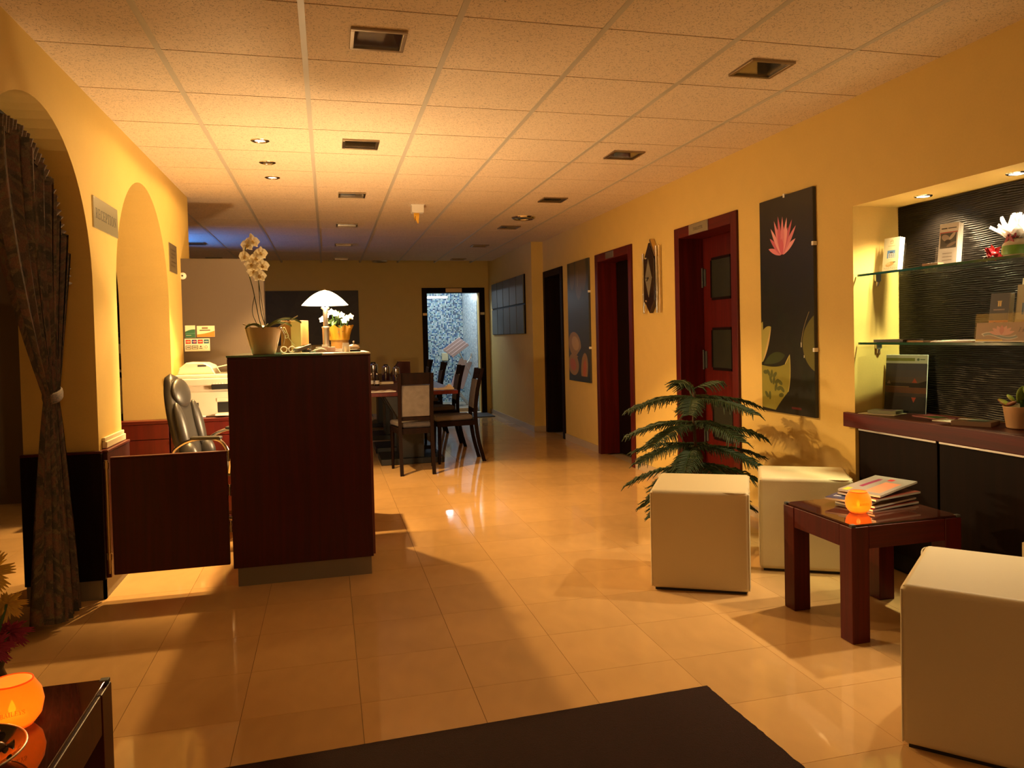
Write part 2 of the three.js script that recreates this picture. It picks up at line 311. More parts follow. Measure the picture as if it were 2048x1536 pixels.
const padPrint = std(0xffffff, 0.35, { map: canvasTex(384, 893, (c, W, H) => {
  c.fillStyle = 'rgb(58,56,42)'; c.fillRect(0, 0, W, H);
  c.fillStyle = 'rgb(92,76,46)'; for (const [x, y, w] of [[90, 40, 70], [210, 120, 90], [300, 60, 70]]) { c.beginPath(); c.moveTo(x - w / 2, 0); c.quadraticCurveTo(x - w, y + 130, x, y + 170); c.quadraticCurveTo(x + w, y + 130, x + w / 2, 0); c.fill(); }
  c.fillStyle = 'rgb(120,108,70)'; c.fillRect(186, 70, 14, 120);
  c.fillStyle = 'rgb(152,118,60)'; c.beginPath(); c.ellipse(120, 620, 118, 92, 0.4, 0, 7); c.fill(); c.beginPath(); c.ellipse(90, 770, 100, 80, 0.2, 0, 7); c.fill(); c.beginPath(); c.ellipse(290, 790, 60, 110, 0.15, 0, 7); c.fill();
  c.fillStyle = 'rgb(176,92,48)'; c.beginPath(); c.ellipse(80, 770, 60, 44, 0.4, 0, 7); c.fill(); c.beginPath(); c.ellipse(292, 800, 30, 70, 0.15, 0, 7); c.fill();
  c.fillStyle = 'rgb(186,150,84)'; c.beginPath(); c.ellipse(130, 610, 70, 50, 0.4, 0, 7); c.fill();
  c.fillStyle = 'rgb(48,52,46)'; c.beginPath(); c.moveTo(150, 700); c.lineTo(240, 640); c.lineTo(230, 720); c.fill(); c.fillRect(0, 852, W, 41);
}) });
const darkPrint = std(0xffffff, 0.5, { map: canvasTex(512, 290, (c, W, H) => { c.fillStyle = 'rgb(40,32,24)'; c.fillRect(0, 0, W, H); for (let k = 0; k < 24; k++) { c.fillStyle = `rgba(${60 + k % 20},${48 + k % 16},${34},0.3)`; c.beginPath(); c.ellipse((k * 83) % W, (k * 57) % H, 60, 24, k, 0, 7); c.fill(); } }) });
const mosaicTex = (list, n) => { const S = 16, W = n * S; return dataTex(W, W, (x, y) => {
  const i = (x / S) | 0, j = (y / S) | 0; if (x % S < 1.5 || y % S < 1.5) return [150, 156, 158];
  const c = list[(hash(i * 7 + 3, j * 5 + 1) * list.length) | 0], k = 0.85 + 0.3 * hash(i + 77, j + 31); return c.map(v => v * k);
}); };
const mosaicBlue = std(0xffffff, 0.25, { map: mosaicTex([[168, 190, 204], [150, 180, 200], [186, 200, 206], [60, 100, 150], [84, 130, 160], [140, 176, 176], [44, 74, 110], [176, 196, 196]], 48) });
const mosaicPale = std(0xffffff, 0.25, { map: mosaicTex([[196, 206, 208], [180, 194, 200], [206, 212, 210], [160, 180, 192], [188, 200, 204]], 48) });
const mosaicDark = std(0xffffff, 0.25, { map: mosaicTex([[36, 60, 56], [60, 90, 80], [28, 44, 60], [80, 110, 96]], 48) });
mosaicBlue.map.repeat.set(0.8, 0.8); mosaicPale.map.repeat.set(0.8, 0.8); mosaicDark.map.repeat.set(0.8, 0.8);
const faceL = g => { g.rotateY(-PI / 2); return g; };   // print facing -x, on the right wall
const faceR = g => { g.rotateY(PI / 2); return g; };    // print facing +x, on the left wall
console.log('prints');

// ---------------------------------------------------------------- doors in the right wall
function doorSet(n, label, d, o) {
  const g = structGroup('door_' + n, label, 'door'); const cz = -(d.a + d.b) / 2, w = d.b - d.a; g.position.set(XR, 0, cz);
  const fw = 0.085, H = 2.125, mat = o.mat;
  part('frame_post', bx(-0.018, 0.2, 0, H, w / 2 - fw, w / 2, 0.004), mat, g);
  part('frame_post', bx(-0.018, 0.2, 0, H, -w / 2, -w / 2 + fw, 0.004), mat, g);
  part('frame_head', bx(-0.018, 0.2, H - fw, H, -w / 2 + fw, w / 2 - fw, 0.004, true), mat, g);
  const leaf = part('leaf', bx(0.2, 0.24, 0.006, H - fw, -w / 2 + fw - 0.03, w / 2 - fw + 0.03, 0.003), o.leafMat || mat, g);
  part('reveal', bx(0.2, 0.3, 0, 2.06, -w / 2 + 0.071, -w / 2 + fw - 0.001), M.black, g);
  return { g, w, fw, H, leaf };
}
{
  const a = doorSet(1, 'dark closed door in the wall corner beyond the lily pad picture', doors[0], { mat: M.wenge });
  part('knob', lathe([[0, 0], [0.012, 0], [0.012, 0.03], [0.026, 0.04], [0.026, 0.055], [0, 0.062]], 16).rotateZ(PI / 2).translate(0.2, 1.02, -0.02), M.steel, a.g);
  part('lock_plate', bx(0.194, 0.2, 0.93, 1.1, -0.04, 0.0, 0.002), M.steel, a.g);
  part('threshold_plate', bx(0.19, 0.2, 0.25, 0.32, 0.22, 0.26), M.steel, a.g);
  const b = doorSet(2, 'dark closed door between the wall clock and the lily pad picture', doors[1], { mat: M.doorWood, leafMat: M.wenge });
  part('name_plate', bx(-0.024, -0.018, b.H - 0.075, b.H - 0.012, -0.16, 0.06, 0.001), M.steel, b.g);
  part('handle', tube([[0.2, 1.03, 0.36], [0.15, 1.03, 0.36], [0.14, 1.03, 0.35], [0.14, 1.03, 0.24]], 0.009, 12, 8), M.steel, b.g);
  const c = doorSet(3, 'red brown toilet door with three square glass panes', doors[2], { mat: M.doorWood, leafMat: M.doorWood });
  // leaf with three framed glass squares
  for (let k = 0; k < 3; k++) {
    const y = 1.70 - k * 0.56, z0 = -0.12, s = 0.3;
    const f = part('pane_frame', [bx(0.192, 0.2, y - s / 2 - 0.02, y - s / 2, z0 - 0.15, z0 + 0.15), bx(0.192, 0.2, y + s / 2, y + s / 2 + 0.02, z0 - 0.15, z0 + 0.15), bx(0.192, 0.2, y - s / 2, y + s / 2, z0 - 0.17, z0 - 0.15), bx(0.192, 0.2, y - s / 2, y + s / 2, z0 + 0.15, z0 + 0.17)], M.wenge, c.g);
    part('pane', bx(0.196, 0.2005, y - s / 2, y + s / 2, z0 - 0.15, z0 + 0.15), std(lin(0.026, 0.028, 0.021), 0.25), f);
  }
  for (const y of [0.45, 1.05, 1.72]) part('hinge', [cyl(0.009, 0.009, 0.16, 0.186, y - 0.08, -c.w / 2 + c.fw + 0.012, 12), bx(0.194, 0.2, y - 0.07, y + 0.07, -c.w / 2 + c.fw + 0.012, -c.w / 2 + c.fw + 0.05)], M.darkGrey, c.g);
  const pl = part('name_plate', bx(-0.026, -0.018, c.H - 0.085, c.H - 0.005, -0.22, 0.10, 0.001), M.steel, c.g);
  part('lettering', faceL(new THREE.PlaneGeometry(0.30, 0.074)).translate(-0.0268, c.H - 0.045, -0.06), plate(0.3, 0.074, 'TOILETTE', '#2a241a', '#8a7f66'), pl);
  part('handle', tube([[0.2, 1.03, 0.36], [0.15, 1.03, 0.36], [0.14, 1.03, 0.35], [0.14, 1.03, 0.24]], 0.009, 12, 8), M.steel, c.g);
}
// shower room doorway in the back wall, and the room behind it
{
  const g = structGroup('door_4', 'dark wooden door frame around the bright mosaic shower room', 'door'); g.position.set(2.045, 0, ZB);
  const w = 1.05, fw = 0.085, H = 2.115;
  part('frame_post', bx(-w / 2, -w / 2 + fw, 0, H, -0.16, 0.02, 0.004), M.wenge, g);
  part('frame_post', bx(w / 2 - fw, w / 2, 0, H, -0.16, 0.02, 0.004), M.wenge, g);
  part('frame_head', bx(-w / 2 + fw, w / 2 - fw, H - fw, H, -0.16, 0.02, 0.004, true), M.wenge, g);
  part('name_plate', bx(-0.13, 0.14, H - 0.075, H - 0.01, 0.02, 0.026), M.brass, g);
  for (const s of [-1, 1]) part('hook', bx(s * (w / 2 - 0.045) - 0.035, s * (w / 2 - 0.045) + 0.035, 1.66, 1.70, 0.02, 0.026), M.brass, g);
  part('threshold', bx(-w / 2 + fw, w / 2 - fw, 0, 0.02, -0.16, 0.0), M.white, g);
  struct('wall_shower_back', bx(1.1, 2.75, 0, TOP, -15.12, -15.0), mosaicBlue, scene, 'blue glass mosaic back wall of the shower room');
  struct('wall_shower_right', bx(2.53, 2.65, 0, TOP, -15.0, -13.15), mosaicPale, scene, 'pale glass mosaic side wall of the shower room');
  struct('wall_shower_left', bx(1.1, 1.22, 0, TOP, -15.0, -13.15), mosaicPale, scene, 'pale glass mosaic wall inside the shower room');
  struct('trim_1', bx(2.51, 2.53, 0, 2.05, -13.42, -13.34), mosaicDark, scene, 'dark green mosaic border strip in the shower room');
  struct('floor_shower_step', bx(1.22, 2.53, 0, 0.05, -15.0, -13.6, 0.004), M.tileTrim, scene, 'beige raised shower room floor');
  // wall tube light and ceiling lamp of the shower room
  const L = thing('tube_light', 'white tube light high on the blue mosaic wall', 'light', [1.95, 2.06, -14.97]);
  part('housing', bx(-0.36, 0.30, -0.012, 0.03, -0.03, 0.0, 0.004), M.white, L);
  part('tube', rod([-0.34, -0.006, 0.015], [0.28, -0.006, 0.015], 0.014, 12), std(lin(0.9, 0.95, 1), 0.5, { emissive: lin(0.85, 0.93, 1), emissiveIntensity: 1.6 }), L);
  const ra = new THREE.RectAreaLight(lin(0.80, 0.90, 1.0), LAMP.bath * 8, 0.62, 0.03); ra.position.set(-0.03, -0.006, 0.035); ra.lookAt(-0.03, -0.5, 1); L.add(ra);
  ra.rotation.set(0, PI, 0);
  const C = thing('ceiling_globe_light', 'white round ceiling light inside the shower room', 'light', [1.75, 2.5, -13.75]);
  part('base', cyl(0.11, 0.11, 0.25, 0, 0, 0, 24), M.white, C);
  part('globe', new THREE.SphereGeometry(0.10, 24, 12, 0, 2 * PI, PI / 2, PI / 2), std(lin(0.9, 0.95, 1), 0.5, { emissive: lin(0.85, 0.93, 1), emissiveIntensity: 2 }), C);
  const pl = new THREE.PointLight(lin(0.80, 0.90, 1.0), LAMP.bath); pl.position.set(0, -0.14, 0); pl.castShadow = true; pl.shadow.radius = 4; C.add(pl);
  // lounger in the shower room
  const S = thing('shower_lounger', 'chrome framed pink slatted lounger inside the mosaic shower room', 'lounger', [2.2, 0.05, -14.1]);
  const pink = std(lin(0.55, 0.40, 0.38), 0.4);
  for (let k = 0; k < 4; k++) part('slat', bx(-0.06, 0.0, -0.17, 0.2, -0.01, 0.01, 0.006).rotateZ(-0.95).translate(-0.03 + k * 0.045, 1.06 - k * 0.035 + 0.02, 0.05 + k * 0.01), pink, S);
  part('back_pole', rod([0.08, 1.02, 0], [0.3, 0.55, 0], 0.014), M.chrome, S);
  part('back_panel', bx(-0.12, 0.12, -0.26, 0.26, -0.012, 0.012, 0.01).rotateZ(-0.35).translate(0.13, 0.58, 0), pink, S);
  part('seat', bx(-0.30, 0.08, 0.33, 0.37, -0.2, 0.2, 0.015), pink, S);
  for (const [a, b] of [[-0.26, 0.17], [-0.26, -0.17]]) part('leg', rod([a, 0.34, b], [a - 0.04, 0, b], 0.013), M.chrome, S);
  for (const b of [0.17, -0.17]) part('leg', rod([0.0, 0.34, b], [0.26, 0, b], 0.013), M.chrome, S);
  part('arm_rail', tube([[0.22, 0.78, 0.12], [0.28, 0.86, 0.12], [0.30, 0.95, 0.12]], 0.014, 12, 8), M.chrome, S);
  solo('soap_dispenser', bx(2.10, 2.22, 0.85, 1.0, -15.0, -14.92, 0.015), std(lin(0.62, 0.55, 0.34), 0.5), 'pale yellow dispenser on the blue mosaic wall', 'dispenser');
  const mat = thing('door_mat', 'dark rubber mat before the shower room doorway', 'mat', [2.05, 0, -12.65]);
  part('mat_body', bx(-0.52, 0.52, 0.001, 0.014, -0.32, 0.32, 0.005), M.darkGrey, mat);
}
console.log('doors');

// ---------------------------------------------------------------- pictures, signs, clock
function picture(name, label, w, h, x, y, z, mat, edge, clips = []) {
  const o = thing(name, label, 'picture', [x, y, z]);
  part('board', bx(-0.022, 0, -h / 2, h / 2, -w / 2, w / 2, 0.002), edge, o);
  part('print', faceL(new THREE.PlaneGeometry(w - 0.004, h - 0.004)).translate(-0.0232, 0, 0), mat, o);
  for (const [cy, s] of clips) part('clip', bx(-0.028, 0, cy - 0.012, cy + 0.012, s * w / 2 - 0.012, s * w / 2 + 0.006, 0.002), M.white, o);
  return o;
}
picture('lotus_picture', 'tall dark panel picture of a pink water lily above lily pads', 0.588, 1.368, XR, 1.434, -4.345, lotusPrint, M.darkGrey, [[0.35, 1], [-0.28, 1], [0.68, 0]]);
picture('lily_pad_picture', 'tall olive panel picture of ochre leaves between two dark doors', 0.775, 1.378, XR, 1.434, -8.56, padPrint, M.darkGrey, [[0.32, 1], [-0.3, 1]]);
{ // ten-panel picture on the far section
  const o = thing('panelled_picture', 'grey green picture made of ten upright panels near the shower room', 'picture', [XF, 1.725, -11.53]);
  part('backing_board', bx(-0.014, 0, -0.41, 0.41, -1.08, 1.08), M.wenge, o);
  const tones = [[0.17, 0.18, 0.13], [0.2, 0.2, 0.15], [0.22, 0.2, 0.15], [0.18, 0.19, 0.15]];
  for (let r = 0; r < 2; r++) for (let k = 0; k < 5; k++) part('panel', bx(-0.03, -0.014, r ? 0.012 : -0.405, r ? 0.405 : -0.012, -1.07 + k * 0.43, -1.07 + k * 0.43 + 0.405, 0.003), std(lin(...tones[(r * 5 + k * 3) % 4]).multiplyScalar(0.6), 0.55), o);
}
{ // dark picture on the back wall
  const o = thing('dark_landscape_picture', 'wide dark picture on the end wall behind the table lamp', 'picture', [-0.23, 1.65, ZB]);
  part('board', bx(-0.73, 0.73, -0.43, 0.43, 0, 0.022, 0.002), M.darkGrey, o);
  part('print', new THREE.PlaneGeometry(1.45, 0.855).translate(0, 0, 0.0232), darkPrint, o);
}
{
  const o = thing('reception_sign', 'steel wall plate lettered RECEPTION on the pier between the arches', 'sign', [XL, 1.955, -4.65]);
  part('plate', bx(0, 0.006, -0.08, 0.08, -0.238, 0.238, 0.001), M.steel, o);
  part('lettering', faceR(new THREE.PlaneGeometry(0.474, 0.158)).translate(0.0066, 0, 0), plate(0.474, 0.158, 'RECEPTION', '#1c1810', '#7d765e', 'serif', 0.46), o);
  const p = thing('wall_notice', 'small dark wall plate on the pier past the second arch', 'sign', [XL, 1.93, -6.53]);
  part('plate', bx(0, 0.006, -0.108, 0.108, -0.15, 0.15, 0.001), M.steel, p);
  part('face', faceR(new THREE.PlaneGeometry(0.296, 0.212)).translate(0.0066, 0, 0), std(0xffffff, 0.45, { map: canvasTex(256, 184, (c, W, H) => { c.fillStyle = '#63573f'; c.fillRect(0, 0, W, H); c.fillStyle = '#463a2a'; for (let k = 0; k < 5; k++) c.fillRect(40 + (k % 2) * 14, 34 + k * 26, 170 - (k % 3) * 30, 9); }) }), p);
}
{ // diamond wall clock with chrome rods
  const o = thing('wall_clock', 'elongated diamond wall clock with dark face and chrome rods', 'clock', [XR, 1.765, -6.455]);
  const body = ext(shapeOf([[0, 0.31], [-0.115, 0.16], [-0.115, -0.2], [0, -0.31], [0.115, -0.2], [0.115, 0.16]]), 0.03, 0.004); body.rotateY(-PI / 2); body.translate(-0.008, 0, 0);
  part('case', body, std(lin(0.03, 0.015, 0.012), 0.15), o);
  const face = ext(shapeOf([[0, 0.17], [-0.075, 0.0], [0, -0.17], [0.075, 0.0]]), 0.004); face.rotateY(-PI / 2); face.translate(-0.043, 0, 0);
  const f = part('dial', face, std(lin(0.20, 0.17, 0.10), 0.4), o);
  part('hand', rod([-0.05, 0.0, 0], [-0.05, 0.005, -0.06], 0.0035, 6), M.black, f); part('hand', rod([-0.05, 0.0, 0], [-0.05, -0.025, -0.03], 0.004, 6), M.black, f);
  part('dial_hub', new THREE.SphereGeometry(0.008, 10, 8).translate(-0.05, 0, 0), M.black, f);
  part('chrome_rod', rod([-0.03, -0.31, 0.145], [-0.03, 0.27, 0.145], 0.012, 12), M.chrome, o);
  part('chrome_rod', rod([-0.02, -0.31, 0.185], [-0.02, 0.27, 0.185], 0.009, 12), M.brass, o);
  part('chrome_rod', rod([-0.03, -0.31, -0.145], [-0.03, 0.23, -0.145], 0.012, 12), M.chrome, o);
  part('corner_trim', bx(-0.045, -0.005, -0.012, 0.012, -0.09, 0.09).rotateX(0.95).translate(0, 0.26, 0.09), M.brass, o);
  for (const [y, z] of [[0.18, -0.06], [-0.2, -0.06]]) part('stud', new THREE.SphereGeometry(0.009, 8, 6).translate(-0.045, y, z), M.chrome, o);
  part('side_arc', tube([[-0.01, 0.1, -0.15], [-0.01, 0.04, -0.185], [-0.01, -0.04, -0.185], [-0.01, -0.1, -0.15]], 0.005, 16, 6), M.brass, o);
}
// stickers on the partition
{
  const Z = -6.868;
  const card = (name, label, x0, x1, y0, y1, draw, tilt = 0) => { const o = thing(name, label, 'sticker', [(x0 + x1) / 2, (y0 + y1) / 2, Z]); o.rotation.z = tilt; const w = x1 - x0, h = y1 - y0; part('card', bx(-w / 2, w / 2, -h / 2, h / 2, 0, 0.003), M.paper, o); part('print', new THREE.PlaneGeometry(w * 0.99, h * 0.99).translate(0, 0, 0.0036), std(0xffffff, 0.5, { map: canvasTex(256, Math.round(256 * h / w), draw) }), o); };
  card('green_leaflet', 'small green and white sticker card on the partition', -1.108, -1.032, 1.325, 1.425, (c, W, H) => { c.fillStyle = '#e8e2cc'; c.fillRect(0, 0, W, H); c.fillStyle = '#2c6a52'; c.beginPath(); c.moveTo(0, H * 0.5); c.quadraticCurveTo(W * 0.5, H * 0.3, W, H * 0.32); c.lineTo(W, H); c.lineTo(0, H); c.fill(); c.fillStyle = '#5a8c70'; c.fillRect(0, H * 0.62, W, H * 0.05); c.fillStyle = '#b8bfae'; c.fillRect(W * 0.1, H * 0.78, W * 0.5, H * 0.04); });
  card('orange_leaflet', 'orange and cream sticker card on the partition', -1.02, -0.885, 1.33, 1.42, (c, W, H) => { c.fillStyle = '#f0e6cc'; c.fillRect(0, 0, W, H); c.fillStyle = '#e08a3c'; c.beginPath(); c.moveTo(0, H * 0.78); c.quadraticCurveTo(W * 0.6, H * 0.7, W, H * 0.45); c.lineTo(W, H); c.lineTo(0, H); c.fill(); c.fillStyle = '#7a6a58'; c.fillRect(W * 0.28, H * 0.12, W * 0.34, H * 0.16); c.fillStyle = '#5a4a3a'; c.fillRect(W * 0.15, H * 0.36, W * 0.6, H * 0.09); });
  card('payment_card_sticker', 'white sticker of payment card emblems on the partition', -1.115, -0.925, 1.215, 1.318, (c, W, H) => {
    c.fillStyle = '#ece8dc'; c.fillRect(0, 0, W, H); const cols = [['#b22', '#d9762a'], ['#23347e', '#b5304a'], ['#a8242c', '#cc5a3a'], ['#27566e', '#3a7c92']];
    cols.forEach(([a, b], k) => { c.fillStyle = a; c.fillRect(10 + k * 62, 12, 52, 44); c.fillStyle = b; c.beginPath(); c.arc(48 + k * 62 - 8, 34, 15, 0, 7); c.fill(); c.fillStyle = '#eee'; c.fillRect(16 + k * 62, 31, 40, 6); });
    c.strokeStyle = '#333'; c.lineWidth = 5; c.strokeRect(12, 78, 50, 36); c.strokeRect(76, 78, 56, 36); c.fillStyle = '#555'; c.fillRect(20, 90, 34, 10); c.fillRect(84, 90, 40, 10); c.fillRect(146, 104, 34, 8); c.beginPath(); c.arc(163, 88, 9, 0, 7); c.fill(); c.strokeStyle = '#a33'; c.lineWidth = 3; c.beginPath(); c.arc(218, 94, 13, 0, 7); c.stroke();
  });
  const o = thing('wall_sensor', 'small white round sensor on the partition beside the pier', 'sensor', [-1.112, 1.825, -6.87]);
  part('housing', lathe([[0, 0.022], [0.016, 0.02], [0.026, 0.012], [0.028, 0]], 20).rotateX(PI / 2), M.white, o); part('eye', new THREE.SphereGeometry(0.008, 10, 8).translate(0, 0, 0.02), M.darkGrey, o);
}
console.log('pictures');

// ---------------------------------------------------------------- ceiling fittings
{
  const fitWhere = (x, z) => (x > 1 ? { 3: 'between the niche and the reception', 5: 'across from the toilet door', 7: 'across from the wall clock', 9: 'beside the round chrome speaker', 11: 'over the panelled picture', 12: 'before the shower room doorway' }
    : x > 0 ? { 3: 'in the board nearest the rug', 5: 'beside the lit reception spotlights', 7: 'level with the white emergency box', 9: 'over the first breakfast table', 11: 'over the second breakfast table', 12: 'before the dark landscape picture' }
    : { 9: 'behind the partition, before the blue glow', 11: 'in the blue glow behind the partition', 12: 'beyond the blue glow in the corner' })[Math.round(-z)];
  const reflector = std(lin(0.26, 0.24, 0.21), 0.2, { metalness: 0.9 }), bronze = std(lin(0.34, 0.27, 0.19), 0.3, { metalness: 1 });
  for (const [x, z] of fittings) {
    if (x < -1 && z > -7.3) continue; if (z > -2) continue;
    const o = thing('square_downlight', 'unlit square recessed ceiling downlight ' + fitWhere(x, z), 'light', [x, CEIL, z], 0, 'square recessed ceiling downlights');
    const r = 0.114, i = 0.096;
    part('frame', [bx(-r, r, -0.012, 0.002, -r, -i, 0.003), bx(-r, r, -0.012, 0.002, i, r, 0.003), bx(-r, -i, -0.012, 0.002, -i, i, 0.003), bx(i, r, -0.012, 0.002, -i, i, 0.003)], bronze, o);
    const s = 0.055, t = 0.10, h = 0.09;
    part('reflector', [grid(1, 1, (u, v) => [-i + (i - s) * v, h * v, (u * 2 - 1) * (i - (i - t * 0.7) * v)]), grid(1, 1, (u, v) => [i - (i - s) * v, h * v, (u * 2 - 1) * (i - (i - t * 0.7) * v)]), grid(1, 1, (u, v) => [(u * 2 - 1) * (i - (i - s) * v), h * v, -i + (i - t * 0.7) * v]), grid(1, 1, (u, v) => [(u * 2 - 1) * (i - (i - s) * v), h * v, i - (i - t * 0.7) * v]), bx(-s, s, h, h + 0.01, -0.07, 0.07)], reflector, o);
    part('bulb', [rod([-0.045, 0.05, 0.0], [0.03, 0.05, 0.0], 0.016, 12), rod([0.03, 0.05, 0], [0.055, 0.05, 0], 0.012, 10)], M.steel, o);
    part('glass', bx(-i, i, -0.004, -0.001, -i, i), M.acrylic, o);
  }
  const lit = [true, false, true], name = ['lit round ceiling spotlight over the reception, closest to the RECEPTION sign', 'unlit round ceiling spotlight between two lit ones over the reception', 'lit round ceiling spotlight over the reception, closest to the partition'];
  spotsXZ.forEach(([x, z], k) => {
    const o = thing('round_spotlight', name[k], 'light', [x, CEIL, z]);
    part('ring', lathe([[0.036, 0.004], [0.034, -0.004], [0.046, -0.006], [0.056, -0.002], [0.058, 0.002]], 32), M.chrome, o);
    part('cup', lathe([[0.036, 0.004], [0.034, 0.02], [0.024, 0.045], [0, 0.05]], 24), M.chrome, o);
    const e = lit[k] ? std(lin(1, 0.9, 0.75), 0.5, { emissive: lin(1, 0.85, 0.62), emissiveIntensity: 5 }) : M.darkGrey;
    part('bulb_face', cyl(0.031, 0.031, 0.004, 0, 0.006, 0, 24), e, o);
    if (lit[k]) {
      const s = new THREE.SpotLight(WARM, k ? LAMP.spotC : LAMP.spotA, 0, (k ? 54 : 30) * PI / 180, k ? 0.12 : 0.5, 2); s.position.set(0, -0.012, 0);
      s.target.position.set(k ? 0.2 : -0.06, -0.93, k ? 0.31 : 0.05); /* the far one is swivelled towards the lobby */ o.add(s, s.target); s.castShadow = true; s.shadow.radius = 2;
      const w = new THREE.SpotLight(WARM, k ? LAMP.spillC : LAMP.spillA, 0, 88 * PI / 180, 0.1, 2); w.position.set(0, -0.012, 0); w.target.position.set(0, -1, 0); o.add(w, w.target); w.castShadow = true; w.shadow.radius = 2;
    }
  });
  const v = thing('ceiling_speaker', 'round chrome ceiling speaker near the doors', 'speaker', [2.03, CEIL, -8.05]);
  part('rim', lathe([[0.10, -0.004], [0.105, -0.022], [0.12, -0.014], [0.128, 0.001]], 36), M.chrome, v); part('grille', lathe([[0, -0.016], [0.06, -0.013], [0.10, -0.004]], 32), M.darkGrey, v);
  const v2 = thing('ceiling_speaker', 'round dark ceiling speaker at the end wall', 'speaker', [0.83, CEIL, -12.72]);
  part('rim', lathe([[0.10, -0.004], [0.105, -0.022], [0.12, -0.014], [0.128, 0.001]], 36), M.steel, v2); part('grille', lathe([[0, -0.016], [0.06, -0.013], [0.10, -0.004]], 32), M.darkGrey, v2);
  const b = thing('emergency_light', 'white ceiling box with a dangling yellow ribbon', 'light', [0.85, CEIL, -7.43]);
  part('box', bx(-0.058, 0.058, -0.075, 0, -0.05, 0.05, 0.008), M.white, b); part('base_plate', bx(-0.064, 0.064, -0.008, 0, -0.055, 0.055, 0.002), M.white, b);
  const yel = std(lin(0.75, 0.42, 0.03), 0.4);
  part('ribbon', [grid(2, 10, (u, v) => [(-0.018 + 0.05 * (u - 0.5)) * (1 - 0.75 * v) + 0.008, -0.072 - 0.10 * v, 0.012 * Math.sin(v * 6)]), grid(2, 10, (u, v) => [(0.03 * (u - 0.5)) * (1 - 0.4 * v) - 0.02, -0.072 - 0.07 * v, -0.01 + 0.01 * Math.cos(v * 5)])], std(lin(0.75, 0.42, 0.03), 0.4, { side: THREE.DoubleSide }), b);
  part('wire', tube([[0.0, -0.07, 0], [-0.02, -0.11, 0.01], [-0.026, -0.17, 0]], 0.002, 10, 5), M.darkGrey, b);
  // blue wall washer in the breakfast area, hidden behind the pier
  const n = thing('blue_wall_light', 'blue upward wall light in the breakfast area', 'light', [-2.68, 1.95, -10.1]);
  part('housing', bx(-0.02, 0.10, -0.08, 0.06, -0.3, 0.3, 0.01), M.darkGrey, n);
  part('lens', bx(0.0, 0.09, 0.06, 0.066, -0.28, 0.28), std(lin(0.05, 0.3, 1), 0.5, { emissive: lin(0.03, 0.28, 1), emissiveIntensity: 3 }), n);
  const s = new THREE.SpotLight(lin(0.03, 0.26, 1.0), LAMP.blue, 0, 44 * PI / 180, 1, 2); s.position.set(0.05, 0.08, 0); s.target.position.set(0.75, 0.66, 0); s.castShadow = true; s.shadow.radius = 6; n.add(s, s.target);
}
{ // globe pendant of the entrance lobby, behind the viewer
  const o = thing('lobby_pendant', 'white globe pendant lamp in the entrance behind the viewer', 'lamp', [0.5, 2.0, 2.3]);
  part('cord', rod([0, 0.12, 0], [0, CEIL - 2.0, 0], 0.004, 8), M.black, o); part('cap', cyl(0.05, 0.03, 0.03, 0, 0.1, 0, 20), M.brass, o);
  part('globe', new THREE.SphereGeometry(0.11, 24, 16), std(lin(1, 0.92, 0.8), 0.5, { emissive: lin(1, 0.8, 0.55), emissiveIntensity: 2 }), o);
  const l = new THREE.PointLight(SOFT, LAMP.lobby); l.castShadow = true; l.shadow.radius = 5; o.add(l);
}
console.log('fittings');

// ---------------------------------------------------------------- RECEPTION
{ // tall counter
  const o = thing('reception_counter', 'tall dark mahogany reception counter with green glass top', 'counter', [-0.145, 0, -4.33]);
  const x0 = -0.36, x1 = 0.355, zb = -0.88;
  part('plinth', bx(x0 + 0.02, x1 - 0.012, 0, 0.1, zb + 0.03, -0.012), M.plinth, o);
  part('front_panel', bx(x0, x1, 0.098, 1.19, -0.022, 0, 0.003), M.mahogany, o);
  part('side_panel', bx(x1 - 0.01, x1 + 0.012, 0.104, 1.19, zb, -0.024, 0.003), M.deskWood, o);
  part('side_panel', bx(x0, x0 + 0.022, 0.098, 1.19, zb, -0.023, 0.003), M.mahogany, o);
  part('back_panel', bx(x0 + 0.023, x1 - 0.011, 0.098, 1.17, zb, zb + 0.022), M.deskWood, o);
  part('counter_top', bx(x0, x1 + 0.012, 1.1905, 1.197, zb, 0, 0.002), M.mahogany, o);
  part('glass_top', bx(x0 - 0.004, 0.115, 1.1975, 1.2075, zb + 0.05, 0.004, 0.002), phy(lin(0.10, 0.22, 0.17), 0.05, { ior: 1.5 }), o);
  part('marble_inlay', bx(0.117, x1 + 0.012, 1.1975, 1.2075, zb + 0.05, 0.002, 0.002), M.white, o);
}
{ // swing gate
  const o = thing('swing_gate', 'low dark mahogany swing gate beside the reception counter', 'gate', [-0.795, 0, -4.335]);
  part('panel', bx(-0.272, 0.274, 0.122, 0.708, -0.022, 0.003, 0.003), M.mahogany, o);
  part('top_edge', bx(-0.272, 0.274, 0.7085, 0.716, -0.024, 0.004, 0.002), M.deskWood, o);
  part('hinge_rod', [rod([-0.292, 0.13, -0.01], [-0.292, 0.70, -0.01], 0.009, 12), cyl(0.013, 0.013, 0.03, -0.292, 0.66, -0.01, 12), cyl(0.013, 0.013, 0.03, -0.292, 0.20, -0.01, 12)], M.brass, o);
  for (const y of [0.29, 0.48, 0.66]) part('latch', [cyl(0.006, 0.006, 0.05, 0.282, y, -0.01, 10), new THREE.SphereGeometry(0.008, 10, 8).translate(0.282, y + 0.05, -0.01)], M.chrome, o);
}
